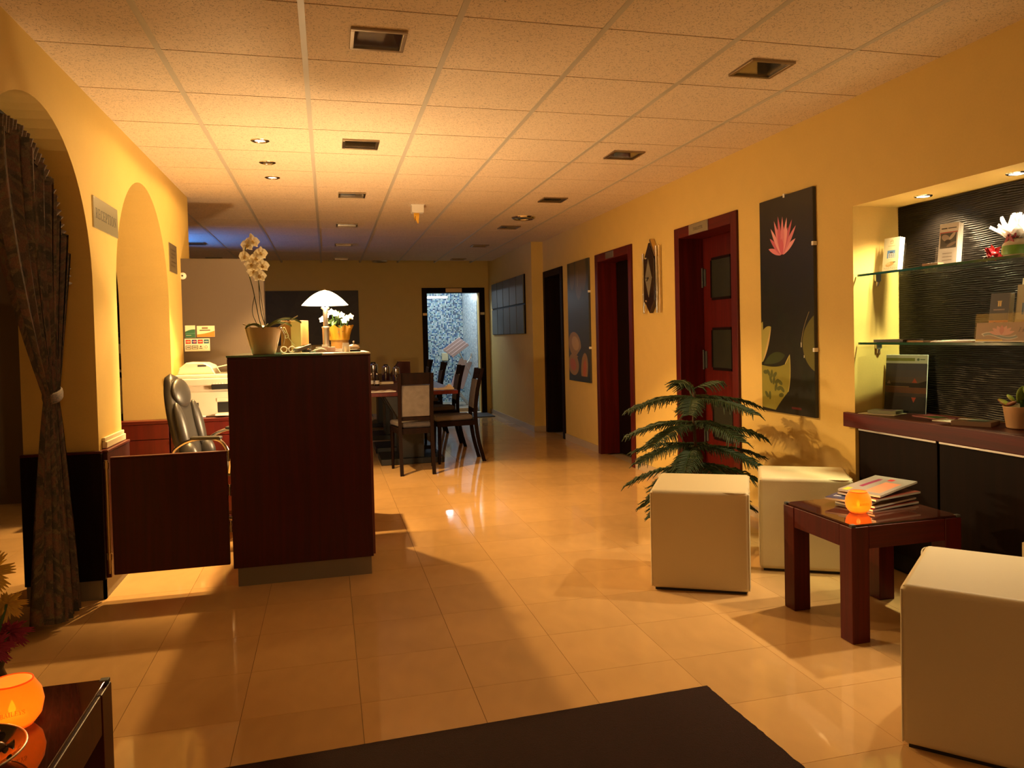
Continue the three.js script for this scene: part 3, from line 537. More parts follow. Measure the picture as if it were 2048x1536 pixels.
{ // wooden cladding round the foot of the pier
  const o = thing('pier_cladding', 'dark wood cladding box around the foot of the pier', 'cladding', [-1.3, 0, -4.6]);
  part('plinth', [bx(0.177, 0.19, 0, 0.1, -0.23, 0.25), bx(-0.16, 0.19, 0, 0.1, 0.2265, 0.25)], M.plinth, o);
  part('side_board', bx(0.177, 0.212, 0.1, 0.735, -0.235, 0.225, 0.003), M.mahogany, o);
  part('end_board', bx(-0.165, 0.193, 0.1, 0.735, 0.228, 0.262, 0.003), M.wenge, o);
  part('cap', bx(-0.165, 0.193, 0.7355, 0.748, 0.228, 0.264, 0.003), M.mahogany, o);
  part('cap_strip', bx(0.177, 0.216, 0.7355, 0.748, -0.235, 0.227, 0.003), M.deskWood, o);
  const ti = thing('pier_ledge', 'small cream ledge at the foot of the lit pier', 'ledge', [XL + 0.006, 0.75, -4.62]);
  part('ledge_strip', bx(-0.005, 0.018, 0, 0.035, -0.2, 0.19, 0.004), M.cream, ti);
  part('upper_strip', bx(-0.005, 0.010, 0.0355, 0.055, -0.2, 0.19, 0.003), M.cream, ti);
}
// cabinets along the partition
{
  const a = thing('desk_cabinet', 'red mahogany cabinet panel filling the second arch', 'cabinet', [-1.375, 0, -6.2]);
  part('body', bx(-0.25, 0.243, 0, 0.700, -0.12, -0.018), M.deskWood, a);
  part('door', bx(-0.248, 0.241, 0.03, 0.585, -0.017, 0, 0.003), M.deskWood, a); part('upper_panel', bx(-0.248, 0.241, 0.59, 0.698, -0.017, 0, 0.003), M.deskWood, a);
  const b = thing('drawer_cabinet', 'red mahogany drawer cabinet with a key in its lock', 'cabinet', [-0.80, 0, -6.2]);
  part('body', bx(-0.325, 0.30, 0, 0.700, -0.66, -0.018), M.deskWood, b);
  const ys = [[0.03, 0.22], [0.225, 0.415], [0.42, 0.595], [0.60, 0.698]];
  ys.forEach(([p, q], k) => { const d = part('drawer', bx(-0.323, 0.298, p, q, -0.017, 0, 0.003), M.deskWood, b); if (k === 2) { part('lock', [cyl(0.014, 0.014, 0.012, 0, 0, 0, 14).rotateX(PI / 2).translate(-0.285, 0.572, 0.001), bx(-0.292, -0.262, 0.565, 0.585, 0.012, 0.03, 0.004)], M.black, d); part('key_tag', bx(-0.298, -0.29, 0.49, 0.56, 0.008, 0.012, 0.001), M.white, d); part('label', bx(-0.155, -0.12, 0.48, 0.515, 0.0005, 0.002), M.cream, d); } });
  const w = thing('desk_worktop', 'red mahogany worktop over the cabinets carrying the printer', 'worktop', [-1.06, 0.7005, -6.2]);
  part('top_board', bx(-0.06, 0.565, 0, 0.024, -0.665, 0.012, 0.003, true), M.deskWood, w); part('side_board', bx(-0.565, -0.062, 0, 0.024, -0.12, 0.012, 0.003, true), M.deskWood, w);
}
{ // multifunction printer
  const o = thing('office_printer', 'cream multifunction printer with document feeder on the worktop', 'printer', [-0.89, 0.7255, -6.5]);
  const c = std(lin(0.76, 0.70, 0.56), 0.45), c2 = std(lin(0.66, 0.60, 0.47), 0.5);
  part('body', bx(-0.19, 0.215, 0, 0.19, -0.22, 0.2, 0.012), c, o);
  part('scanner', bx(-0.215, 0.225, 0.235, 0.292, -0.23, 0.225, 0.012), c, o);
  part('neck', bx(-0.20, 0.22, 0.189, 0.236, -0.22, 0.18), c2, o);
  part('lid', bx(-0.21, 0.22, 0.293, 0.318, -0.22, 0.21, 0.01), c, o);
  const f = ext(shapeOf([[-0.205, 0], [0.06, 0], [0.03, 0.06], [-0.02, 0.085], [-0.14, 0.09], [-0.19, 0.05]]), 0.32, 0.006); f.translate(0, 0.318, -0.2);
  part('document_feeder', triUV(f), c, o);
  part('feeder_slot', bx(-0.06, 0.0, 0.375, 0.39, 0.12, 0.128), M.darkGrey, o);
  const t = bx(0, 0.28, 0, 0.008, -0.15, 0.1, 0.003); t.rotateZ(0.2); t.translate(0.0, 0.35, 0); part('paper_tray', t, c, o);
  part('panel_slot', bx(0.045, 0.175, 0.205, 0.245, 0.176, 0.226, 0.004), M.black, o);
  for (let k = 0; k < 5; k++) part('button', cyl(0.006, 0.006, 0.006, 0.06 + k * 0.02, 0.247, 0.222, 8), M.white, o);
  part('output_recess', bx(0.08, 0.19, 0.03, 0.11, 0.195, 0.203, 0.004), M.black, o);
  part('output_flap', bx(0.075, 0.195, 0.112, 0.14, 0.2, 0.206, 0.003), c, o);
  part('output_lip', bx(0.07, 0.19, 0.012, 0.024, 0.2, 0.29, 0.004), M.white, o);
  part('side_vent', bx(-0.07, -0.05, 0.03, 0.11, 0.2, 0.204), M.darkGrey, o);
  part('foot_tray', bx(-0.09, 0.0, 0.002, 0.014, 0.2, 0.25, 0.003), M.white, o);
}
{ // bookcase in the side room, seen through the second arch
  const o = thing('bookcase', 'dark bookcase in the room behind the second arch', 'bookcase', [-1.87, 0, -7.12]);
  part('side', bx(-0.36, -0.335, 0, 1.62, -0.16, 0.14), M.black, o); part('side', bx(0.335, 0.36, 0, 1.62, -0.16, 0.14), M.black, o); part('back', bx(-0.335, 0.335, 0, 1.62, -0.16, -0.15), M.wenge, o);
  for (const y of [0.0, 0.36, 0.70, 1.06, 1.38, 1.60]) part('shelf', bx(-0.335, 0.335, y, y + 0.02, -0.15, 0.14), y === 1.06 ? M.white : M.wenge, o);
  const cols = [[0.5, 0.03, 0.03], [0.7, 0.66, 0.6], [0.45, 0.04, 0.04], [0.08, 0.08, 0.1], [0.62, 0.58, 0.52]];
  const row = (y, hh, n, gname) => { for (let k = 0; k < n; k++) { const b = thing('ring_binder', `upright binder on the ${gname} of the bookcase behind the arch`, 'binder', [-1.87 + 0.30 - k * 0.068, y, -7.12], 0, 'binders on the ' + gname); const m = std(lin(...cols[(k * 3 + n) % 5]), 0.5); part('cover', bx(-0.03, 0.03, 0, hh, -0.13, 0.1, 0.003), m, b); part('spine_label', bx(-0.02, 0.02, hh * 0.5, hh * 0.8, 0.1, 0.1015), M.paper, b); } };
  row(0.7205, 0.29, 6, 'middle shelf'); row(1.0805, 0.26, 5, 'upper shelf');
}
{
  const o = thing('staff_desk', 'low work desk with white top hidden behind the reception counter', 'desk', [-0.1, 0, -5.6]);
  part('desk_top', bx(-0.22, 0.34, 0.71, 0.735, -0.34, 0.34, 0.004), M.white, o); part('side_panel', bx(-0.2, -0.18, 0, 0.71, -0.32, 0.32), M.deskWood, o); part('side_panel', bx(0.30, 0.32, 0, 0.71, -0.32, 0.32), M.deskWood, o); part('back_board', bx(-0.18, 0.30, 0.3, 0.71, 0.30, 0.32), M.deskWood, o);
  const l = thing('desk_globe_lamp', 'small white globe work lamp on the staff desk behind the counter', 'lamp', [0.05, 0.7355, -5.62]);
  part('base', lathe([[0, 0], [0.06, 0], [0.06, 0.012], [0.012, 0.02], [0.012, 0.12], [0, 0.12]], 24), M.steel, l);
  part('globe', new THREE.SphereGeometry(0.065, 24, 16).translate(0, 0.185, 0), std(lin(1, 0.9, 0.75), 0.5, { emissive: lin(1, 0.78, 0.5), emissiveIntensity: 3 }), l);
  const p = new THREE.PointLight(SOFT, LAMP.desk); p.position.set(0, 0.185, 0); p.castShadow = true; p.shadow.radius = 3; l.add(p);
}
function officeChair() {
  const o = thing('office_chair', 'black leather high back office chair with chrome arm loops', 'chair', [-0.70, 0, -5.60], 76 * PI / 180);
  part('seat', [bx(-0.24, 0.24, 0.42, 0.5, -0.22, 0.25, 0.035)], M.leather, o);
  // padded back made by sweeping a puffed profile up a lean
  const lean = y => -0.20 - (y - 0.5) * 0.22;
  const back = grid(18, 26, (u, v) => {
    const a = u * 2 * PI, y = 0.46 + v * 0.62; const end = Math.pow(Math.max(0, 1 - Math.pow(Math.abs(v * 2 - 1), 5)), 0.45);
    const hw = (0.125 + 0.055 * Math.sin(Math.min(1, v * 1.15) * PI) - 0.03 * v) * end, ht = 0.045 * end;
    return [hw * Math.sign(Math.cos(a)) * Math.pow(Math.abs(Math.cos(a)), 0.6), y, lean(y) + ht * Math.sign(Math.sin(a)) * Math.pow(Math.abs(Math.sin(a)), 0.7)];
  });
  part('backrest', back, M.leather, o);
  const pad = (cx, cy, w, h, t, dz) => { const g = new THREE.SphereGeometry(1, 20, 14); g.scale(w, h, t); g.rotateX(-0.21); g.translate(cx, cy, lean(cy) + dz); return g; };
  part('headrest_pad', pad(0, 0.95, 0.12, 0.10, 0.035, 0.04), M.leather, o);
  part('side_pad', pad(-0.13, 0.72, 0.05, 0.18, 0.035, 0.045), M.leather, o); part('side_pad', pad(0.13, 0.72, 0.05, 0.18, 0.035, 0.045), M.leather, o);
  part('lumbar_pad', pad(-0.14, 0.55, 0.05, 0.09, 0.06, 0.05), M.leather, o); part('lumbar_pad', pad(0.14, 0.55, 0.05, 0.09, 0.06, 0.05), M.leather, o);
  for (const s of [-1, 1]) { const arm = part('arm_loop', tube([[s * 0.25, 0.45, 0.14], [s * 0.29, 0.55, 0.16], [s * 0.29, 0.66, 0.10], [s * 0.28, 0.665, -0.08], [s * 0.26, 0.60, -0.2], [s * 0.2, 0.52, -0.22]], 0.012, 40, 8), M.chrome, o); part('arm_pad', bx(s * 0.29 - 0.025, s * 0.29 + 0.025, 0.668, 0.69, -0.08, 0.11, 0.009), M.leather, arm); }
  part('column', rod([0, 0.09, 0], [0, 0.42, 0], 0.028, 14), M.chrome, o);
  for (let k = 0; k < 5; k++) { const a = k * 2 * PI / 5; const L = part('star_leg', rod([0, 0.10, 0], [0.27 * Math.cos(a), 0.065, 0.27 * Math.sin(a)], 0.02, 8, 0.014), M.chrome, o); part('caster', new THREE.TorusGeometry(0.016, 0.012, 8, 14).translate(0.27 * Math.cos(a), 0.03, 0.27 * Math.sin(a)), M.black, L); }
}
officeChair();

// ---------------------------------------------------------------- things on the counter
const CT_Y = 1.2078;
{ // table lamp
  const o = thing('table_lamp', 'lit mushroom table lamp with white glass shade on the counter', 'lamp', [-0.008, CT_Y, -4.95]);
  part('base', lathe([[0, 0], [0.075, 0], [0.075, 0.012], [0.06, 0.02], [0.02, 0.024], [0, 0.024]], 32), M.steel, o);
  part('stem', lathe([[0.019, 0.02], [0.021, 0.14], [0.024, 0.145], [0.024, 0.152], [0.015, 0.155], [0.013, 0.26], [0, 0.262]], 24), M.steel, o);
  const shadeMat = phy(lin(0.92, 0.90, 0.86), 1, { transmission: 0.55, thickness: 0, emissive: lin(1, 0.80, 0.52), emissiveIntensity: 1.3, side: THREE.DoubleSide });
  const pts = []; for (let k = 0; k <= 14; k++) { const t = k / 14; const r = 0.138 * (1 - t * 0.97); pts.push([r, 0.283 + 0.090 * (1 - Math.pow(r / 0.138, 1.75))]); }
  part('shade', lathe(pts, 48), shadeMat, o);
  part('finial', cyl(0.008, 0.005, 0.008, 0, 0.372, 0, 12), M.steel, o);
  for (const s of [-1, 1]) part('pull_socket', rod([0, 0.255, 0], [s * 0.02, 0.272, 0], 0.01, 10), M.white, o);
  part('bulb', new THREE.SphereGeometry(0.022, 16, 12).translate(0, 0.30, 0), std(lin(1, 0.9, 0.7), 0.5, { emissive: lin(1, 0.82, 0.55), emissiveIntensity: 6 }), o);
  const l = new THREE.PointLight(SOFT, LAMP.table); l.position.set(0, 0.30, 0); l.castShadow = true; l.shadow.radius = 1.2; o.add(l);
}
function petalGeo(L, w, cup, seg = 6) { // petal from the origin along +y, facing +z
  return grid(4, seg, (u, v) => { const t = v, hw = w * Math.sin(Math.PI * Math.pow(t, 0.75)) * (1 - 0.12 * t) + 0.0008; const s = (u * 2 - 1); return [s * hw, L * t, cup * (t * t) * L + 0.25 * hw * s * s]; });
}
const orient = (g, pos, dir, roll = 0, sc = 1) => { g = g.clone(); g.scale(sc, sc, sc); g.rotateZ(roll); g.applyQuaternion(new THREE.Quaternion().setFromUnitVectors(new V3(0, 0, 1), new V3(...dir).normalize())); g.translate(...pos); return g; };
{ // orchid
  const PX = -0.332, PZ = -4.47, o = thing('potted_orchid', 'white orchid in a glazed beige pot on the counter', 'plant', [PX, CT_Y, PZ]);
  part('pot', lathe([[0, 0], [0.056, 0], [0.06, 0.004], [0.078, 0.07], [0.094, 0.14], [0.096, 0.145], [0.089, 0.145], [0.085, 0.12], [0, 0.12]], 40), phy(lin(0.58, 0.42, 0.24), 0.25, { clearcoat: 0.5, clearcoatRoughness: 0.1 }), o);
  part('soil', cyl(0.084, 0.084, 0.004, 0, 0.121, 0, 24), M.bark, o);
  const P = (px, py, z = 0) => [(px - 527) * 0.00255, 1.348 - (py - 657) * 0.00265 - CT_Y, z];
  const stemMat = std(lin(0.045, 0.05, 0.015), 0.5);
  part('flower_stem', tube([[0.0, 0.12, 0], P(520, 640), P(510, 580, 0.01), P(500, 535, 0.02), P(497, 500, 0.03), P(508, 474, 0.03)], 0.0028, 40, 6), stemMat, o);
  part('flower_stem', tube([[0.02, 0.12, 0.0], P(523, 620, -0.01), P(521, 570, 0), P(519, 530, 0.02), P(518, 505, 0.02)], 0.0028, 40, 6), stemMat, o);
  part('flower_stem', tube([[-0.01, 0.12, 0.01], P(507, 625, 0.01), P(512, 590, 0.01)], 0.0022, 16, 6), stemMat, o);
  part('support_cane', rod([0.015, 0.12, -0.01], P(519, 545, 0), 0.0018, 6), stemMat, o);
  const white = phy(lin(0.86, 0.80, 0.66), 0.7, { transmission: 0.25, thickness: 0, side: THREE.DoubleSide }), lip = std(lin(0.72, 0.55, 0.25), 0.6, { side: THREE.DoubleSide });
  const wide = petalGeo(0.038, 0.025, 0.05), slim = petalGeo(0.037, 0.014, 0.05);
  const fl = [[502, 489, 0.03, -0.3], [512, 482, 0.025, 0.3], [496, 512, 0.03, -0.6], [509, 528, 0.04, 0], [530, 530, 0.03, 0.25], [527, 505, 0.02, 0.3], [524, 551, 0.04, 0.1], [513, 542, 0.03, -0.1], [518, 516, 0.03, 0.1]];
  for (const [x, y, z, yaw] of fl) {
    const c = P(x, y, z), d = [Math.sin(yaw), -0.15, Math.cos(yaw)];
    const f = part('flower', [orient(wide, c, d, PI / 2), orient(wide, c, d, -PI / 2), orient(slim, c, d, 0), orient(slim, c, d, 2.4), orient(slim, c, d, -2.4)], white, o);
    part('lip', [orient(petalGeo(0.018, 0.009, 0.6), [c[0], c[1], c[2] + 0.004], d, PI), new THREE.SphereGeometry(0.006, 10, 8).translate(c[0], c[1], c[2] + 0.008)], lip, f);
  }
  part('bud', new THREE.SphereGeometry(0.009, 10, 8).scale(0.8, 1.5, 0.8).translate(...P(509, 471, 0.03)), white, o);
  const leafG = (dir, L, w, lift) => grid(4, 10, (u, v) => { const s = u * 2 - 1, hw = w * Math.sin(PI * Math.min(1, 0.12 + v * 0.88)); return [Math.cos(dir) * L * v - Math.sin(dir) * s * hw, 0.125 + lift * Math.sin(v * 2.2) - 0.02 * v * v + 0.012 * s * s, Math.sin(dir) * L * v + Math.cos(dir) * s * hw]; });
  for (const [d, L, w, h] of [[0.1, 0.20, 0.026, 0.07], [-0.25, 0.15, 0.022, 0.05], [2.6, 0.10, 0.024, 0.04], [1.5, 0.11, 0.024, 0.03], [-1.6, 0.12, 0.024, 0.04]]) part('leaf', leafG(d, L, w, h), std(lin(0.10, 0.15, 0.025), 0.35, { side: THREE.DoubleSide }), o);
  for (const pts of [[[-0.02, 0.125, 0.02], [-0.07, 0.15, 0.03], [-0.10, 0.165, 0.03]], [[0.05, 0.125, 0.03], [0.12, 0.17, 0.03], [0.18, 0.205, 0.02]], [[0.04, 0.125, 0.05], [0.085, 0.14, 0.06], [0.11, 0.10, 0.07], [0.105, 0.05, 0.07]]]) part('aerial_root', tube(pts, 0.003, 16, 6, false), M.cream, o);
}
{ // wooden gift box
  const o = thing('wooden_gift_box', 'upright pale wooden gift box behind the orchid on the counter', 'box', [-0.19, CT_Y - 0.003, -4.98], -0.5);
  const w = phy(0xffffff, 0.6, { map: woodTex([142, 90, 44], [178, 120, 62]) });
  part('box', bx(-0.068, 0.068, 0, 0.195, -0.045, 0.045, 0.003), w, o);
  part('label_strip', bx(0.002, 0.069, 0.002, 0.193, 0.0455, 0.047), std(lin(0.7, 0.5, 0.22), 0.7), o);
  part('raffia_bow', [tube([[-0.03, 0.12, 0.05], [-0.045, 0.15, 0.055], [-0.035, 0.155, 0.055], [-0.02, 0.125, 0.055], [-0.01, 0.1, 0.055], [-0.03, 0.09, 0.055], [-0.028, 0.11, 0.054]], 0.0025, 40, 5), tube([[-0.02, 0.11, 0.052], [0.0, 0.08, 0.055], [0.03, 0.045, 0.055]], 0.002, 12, 5)], M.cream, o);
}
{ // cyclamen-like plant in yellow foil
  const o = thing('potted_flower', 'white flowering plant in a yellow wrapped pot behind the lamp', 'plant', [0.074, CT_Y, -5.12]);
  part('pot', lathe([[0, 0], [0.045, 0], [0.05, 0.01], [0.06, 0.11], [0.055, 0.11], [0, 0.1]], 28), std(lin(0.17, 0.08, 0.008), 0.5), o);
  part('foil_wrap', grid(60, 6, (u, v) => { const a = u * 2 * PI, r = 0.061 + 0.02 * v * v + 0.007 * v * Math.sin(a * 11) + 0.004 * v * Math.sin(a * 23); return [r * Math.cos(a), 0.07 + 0.085 * v + 0.01 * v * Math.sin(a * 7), r * Math.sin(a)]; }), std(lin(0.34, 0.17, 0.012), 0.3, { metalness: 0.3, side: THREE.DoubleSide }), o);
  const leafM = std(lin(0.02, 0.045, 0.012), 0.5, { side: THREE.DoubleSide }), wM = phy(lin(0.86, 0.84, 0.78), 0.7, { side: THREE.DoubleSide, transmission: 0.2, thickness: 0 });
  const lf = petalGeo(0.05, 0.022, 0.3);
  for (let k = 0; k < 26; k++) { const a = rr(0, 2 * PI), e = rr(0.1, 1.2); part('leaf', orient(lf, [0.045 * Math.cos(a) * rr(0.2, 1), 0.12 + rr(0.0, 0.09), 0.045 * Math.sin(a)], [Math.cos(a), Math.sin(e) * 0.8, Math.sin(a)], rr(0, 6), rr(0.7, 1.1)), leafM, o); }
  const pt = petalGeo(0.03, 0.013, 0.2);
  for (const [x, y, z] of [[-0.10, 0.20, 0.05], [-0.075, 0.225, 0.05], [-0.02, 0.235, 0.05], [0.015, 0.225, 0.05], [0.045, 0.205, 0.05], [0.07, 0.215, 0.03], [0.03, 0.19, 0.06], [-0.045, 0.245, 0.03]]) {
    part('stem', rod([x * 0.3, 0.11, 0], [x, y, z], 0.0018, 5), M.green, o);
    part('flower', [0, 1.25, 2.5, 3.77, 5.03].map(r => orient(pt, [x, y, z], [x * 4, 0.3, 1], r, 0.75)), wM, o);
  }
}
{ // small things by the lamp
  const o = thing('card_terminal', 'dark hand held card terminal lying on the counter papers', 'terminal', [-0.135, CT_Y + 0.004, -4.62], 0.5);
  const b = bx(-0.045, 0.045, 0, 0.022, -0.03, 0.03, 0.006); b.rotateZ(0.28); b.translate(0, 0.014, 0); part('body', b, std(lin(0.10, 0.08, 0.07), 0.4), o);
  const s = bx(-0.005, 0.038, 0.0225, 0.0235, -0.02, 0.02); s.rotateZ(0.28); s.translate(0, 0.014, 0); part('screen', s, M.darkGlass, o);
  part('stand', bx(0.0, 0.045, 0, 0.016, -0.02, 0.02, 0.004), M.darkGrey, o);
  const g = thing('reading_glasses', 'folded reading glasses with pale frame beside the card terminal', 'glasses', [-0.215, CT_Y + 0.002, -4.6], 0.15);
  for (const k of [-1, 1]) part('rim', new THREE.TorusGeometry(0.017, 0.0028, 8, 24).translate(k * 0.022, 0.02, 0), M.white, g);
  part('bridge', tube([[-0.006, 0.023, 0], [0, 0.027, 0], [0.006, 0.023, 0]], 0.002, 8, 6), M.white, g);
  for (const k of [-1, 1]) part('temple', rod([k * 0.039, 0.022, 0], [k * 0.02, 0.004, -0.09], 0.0022, 6), M.white, g);
  const c = solo('power_cable', tube([[-0.10, CT_Y + 0.004, -4.62], [-0.07, CT_Y + 0.014, -4.58], [-0.045, CT_Y + 0.022, -4.6], [-0.02, CT_Y + 0.02, -4.66], [0.0, CT_Y + 0.006, -4.72]], 0.0032, 40, 6), M.white, 'white looping cable beside the lamp foot', 'cable');
  const n = thing('note_block', 'pinkish wooden note block in front of the lamp foot', 'notepad', [-0.012, CT_Y + 0.0, -4.72]);
  part('tray', bx(-0.055, 0.055, 0, 0.03, -0.03, 0.03, 0.003), std(lin(0.42, 0.26, 0.2), 0.5), n); part('paper_block', bx(-0.02, 0.012, 0.0305, 0.044, -0.025, 0.025), M.paper, n);
  const t = thing('tent_card', 'white folded tent card beside the desk bell', 'card', [0.10, CT_Y, -4.6], 0.3);
  part('front_leaf', bx(-0.018, 0.018, 0, 0.055, -0.001, 0.001).rotateX(-0.3).translate(0, 0, 0.017), M.paper, t); part('back_leaf', bx(-0.018, 0.018, 0, 0.055, -0.001, 0.001).rotateX(0.3).translate(0, 0, -0.017), M.paper, t);
  const d = thing('desk_bell', 'steel desk bell with push button at the counter corner', 'bell', [0.145, CT_Y, -4.62]);
  part('foot', lathe([[0, 0], [0.036, 0], [0.038, 0.006], [0.03, 0.012], [0, 0.012]], 28), M.black, d);
  part('dome', lathe([[0.036, 0.016], [0.035, 0.024], [0.028, 0.036], [0.012, 0.043], [0, 0.044]], 28), M.chrome, d); part('button', [cyl(0.003, 0.003, 0.012, 0, 0.043, 0, 10), new THREE.SphereGeometry(0.006, 10, 8).translate(0, 0.057, 0)], M.chrome, d);
  const k = thing('pen_cup', 'small cream cup standing on the papers by the bell', 'cup', [0.105, CT_Y + 0.002, -4.5]);
  part('cup', lathe([[0, 0.002], [0.014, 0.0], [0.016, 0.03], [0.014, 0.03], [0.012, 0.004], [0, 0.004]], 20), M.cream, k);
  solo('paper_sheet', bx(0.03, 0.195, CT_Y, CT_Y + 0.001, -4.56, -4.345).rotateY(0), M.paper, 'loose white sheet at the bell end of the counter', 'paper');
  solo('folded_leaflet', bx(-0.23, -0.02, CT_Y + 0.0002, CT_Y + 0.0018, -4.56, -4.37), std(lin(0.62, 0.5, 0.44), 0.7), 'pinkish leaflet on the glass near the orchid pot', 'leaflet');
  const q = thing('guest_book', 'flat closed guest book lying behind the note block', 'book', [0.09, CT_Y, -4.78], 0.1);
  part('cover', bx(-0.07, 0.07, 0, 0.018, -0.05, 0.05, 0.002), std(lin(0.3, 0.06, 0.05), 0.5), q); part('pages', bx(-0.066, 0.072, 0.003, 0.015, -0.046, 0.052), M.paper, q);
}
console.log('reception');

// ---------------------------------------------------------------- curtain in the near arch
{
  const o = thing('tied_curtain', 'dark floral curtain tied back in the near arch', 'curtain', [-1.235, 0, -3.648]);
  // local: x towards the room, z relative to the arch axis (negative = away from the camera)
  const A = 0.605, SP = 1.55, folds = 11;
  const tieZ = -0.44, tieY = 1.05;
  const body = grid(110, 60, (u, v) => {
    const th = (4 + 104 * u) * PI / 180;                     // along the arch, from the springing to past the crown
    const tz = -A * Math.cos(th), ty = SP + A * Math.sin(th);
    const q = (u - 0.4) * 0.13;                              // place in the bundle at the tie
    const hemZ = -0.60 + 0.40 * u, hemY = 0.012 + 0.10 * Math.max(0, u - 0.55);
    let z, y, amp; const vt = 0.52;
    if (v < vt) { const t = v / vt; y = ty + (tieY - ty) * t; const s = Math.pow(t, 1.35); const sag = 0.16 * u * Math.sin(t * PI); z = tz + (tieZ + q - tz) * s - sag * 0.15 + 0.05 * u * Math.sin(PI * t); amp = 0.042 * (1 - 0.72 * t) + 0.004; }
    else { const t = (v - vt) / (1 - vt); y = tieY + (hemY - tieY) * t; z = tieZ + q + (hemZ - tieZ - q) * Math.pow(t, 0.8); amp = 0.010 + 0.034 * Math.pow(t, 0.7); }
    const ph = u * folds * 2 * PI + 0.3 * Math.sin(v * 3 + u * 4);
    return [amp * Math.sin(ph) + 0.35 * amp * Math.sin(ph * 2.3 + 1), y, z + 0.4 * amp * Math.cos(ph) * 0.6];
  });
  part('drape', body, curtainCloth, o);
  part('ruffle', grid(260, 6, (u, v) => { const th = (2 + 108 * u) * PI / 180, r = A - 0.02 + 0.065 * v + 0.004 * Math.sin(u * 120); const p = 0.010 * Math.sin(u * 2 * PI * 34) * (0.5 + v); return [0.025 + p, SP + r * Math.sin(th), -r * Math.cos(th)]; }), curtainCloth, o);
  part('tie_band', new THREE.TorusGeometry(0.052, 0.011, 8, 32).scale(0.62, 1.25, 2.4).rotateX(PI / 2 + 0.25).translate(0.0, tieY, tieZ), curtainCloth, o);
  part('rod', tube(Array.from({ length: 20 }, (_, k) => { const th = PI * k / 19; return [-0.02, SP + (A + 0.075) * Math.sin(th), -(A + 0.075) * Math.cos(th)]; }), 0.009, 60, 6), M.darkGrey, o);
}
{ // bouquet standing at the foot of the curtain
  const o = thing('flower_bouquet', 'yellow chrysanthemums and pink flowers in a dark vase by the curtain', 'bouquet', [-1.0, 0, -2.6]); o.scale.setScalar(1.12);
  part('vase', lathe([[0, 0], [0.075, 0], [0.09, 0.08], [0.07, 0.24], [0.05, 0.30], [0.062, 0.33], [0.055, 0.33], [0.04, 0.30], [0, 0.28]], 28), M.blackGloss, o);
  const yM = std(lin(0.62, 0.42, 0.08), 0.8, { side: THREE.DoubleSide }), pM = std(lin(0.30, 0.03, 0.09), 0.8, { side: THREE.DoubleSide }), pt = petalGeo(0.055, 0.0055, 0.35, 4);
  const bloom = (name, c, d, m, n, s) => { const L = []; for (let k = 0; k < n; k++) { const ring = k % 3; L.push(orient(pt, [c[0], c[1], c[2]], [d[0] + 0.35 * ring * Math.cos(k), d[1] + 0.3 * ring * Math.sin(k * 1.7), d[2]], k * 2.4, s * (1 - ring * 0.2))); } part(name, L, m, o); part('stem', rod([c[0] * 0.2, 0.28, c[2] * 0.2], c, 0.004, 6), M.green, o); };
  bloom('yellow_bloom', [-0.03, 0.52, -0.14], [0.5, 0.1, 0.9], yM, 80, 1.2); bloom('yellow_bloom', [0.03, 0.44, -0.10], [0.5, -0.3, 0.9], yM, 60, 0.9); bloom('yellow_bloom', [0.02, 0.5, 0.12], [0.5, 0.3, 0.9], yM, 60, 1);
  bloom('yellow_bud', [-0.0, 0.40, -0.19], [0.5, -0.2, 0.9], yM, 12, 0.45);
  bloom('pink_bloom', [0.03, 0.36, -0.11], [0.5, -0.5, 0.9], pM, 60, 1.05); bloom('pink_bloom', [0.05, 0.38, 0.06], [0.5, -0.3, 0.9], pM, 60, 1);
  const lf = petalGeo(0.13, 0.022, 0.3); for (let k = 0; k < 9; k++) { const a = k * 0.8; part('leaf', orient(lf, [0.03 * Math.cos(a), 0.34, 0.03 * Math.sin(a)], [Math.cos(a), 0.9, Math.sin(a)], k), std(lin(0.02, 0.045, 0.015), 0.6, { side: THREE.DoubleSide }), o); }
}
console.log('curtain');

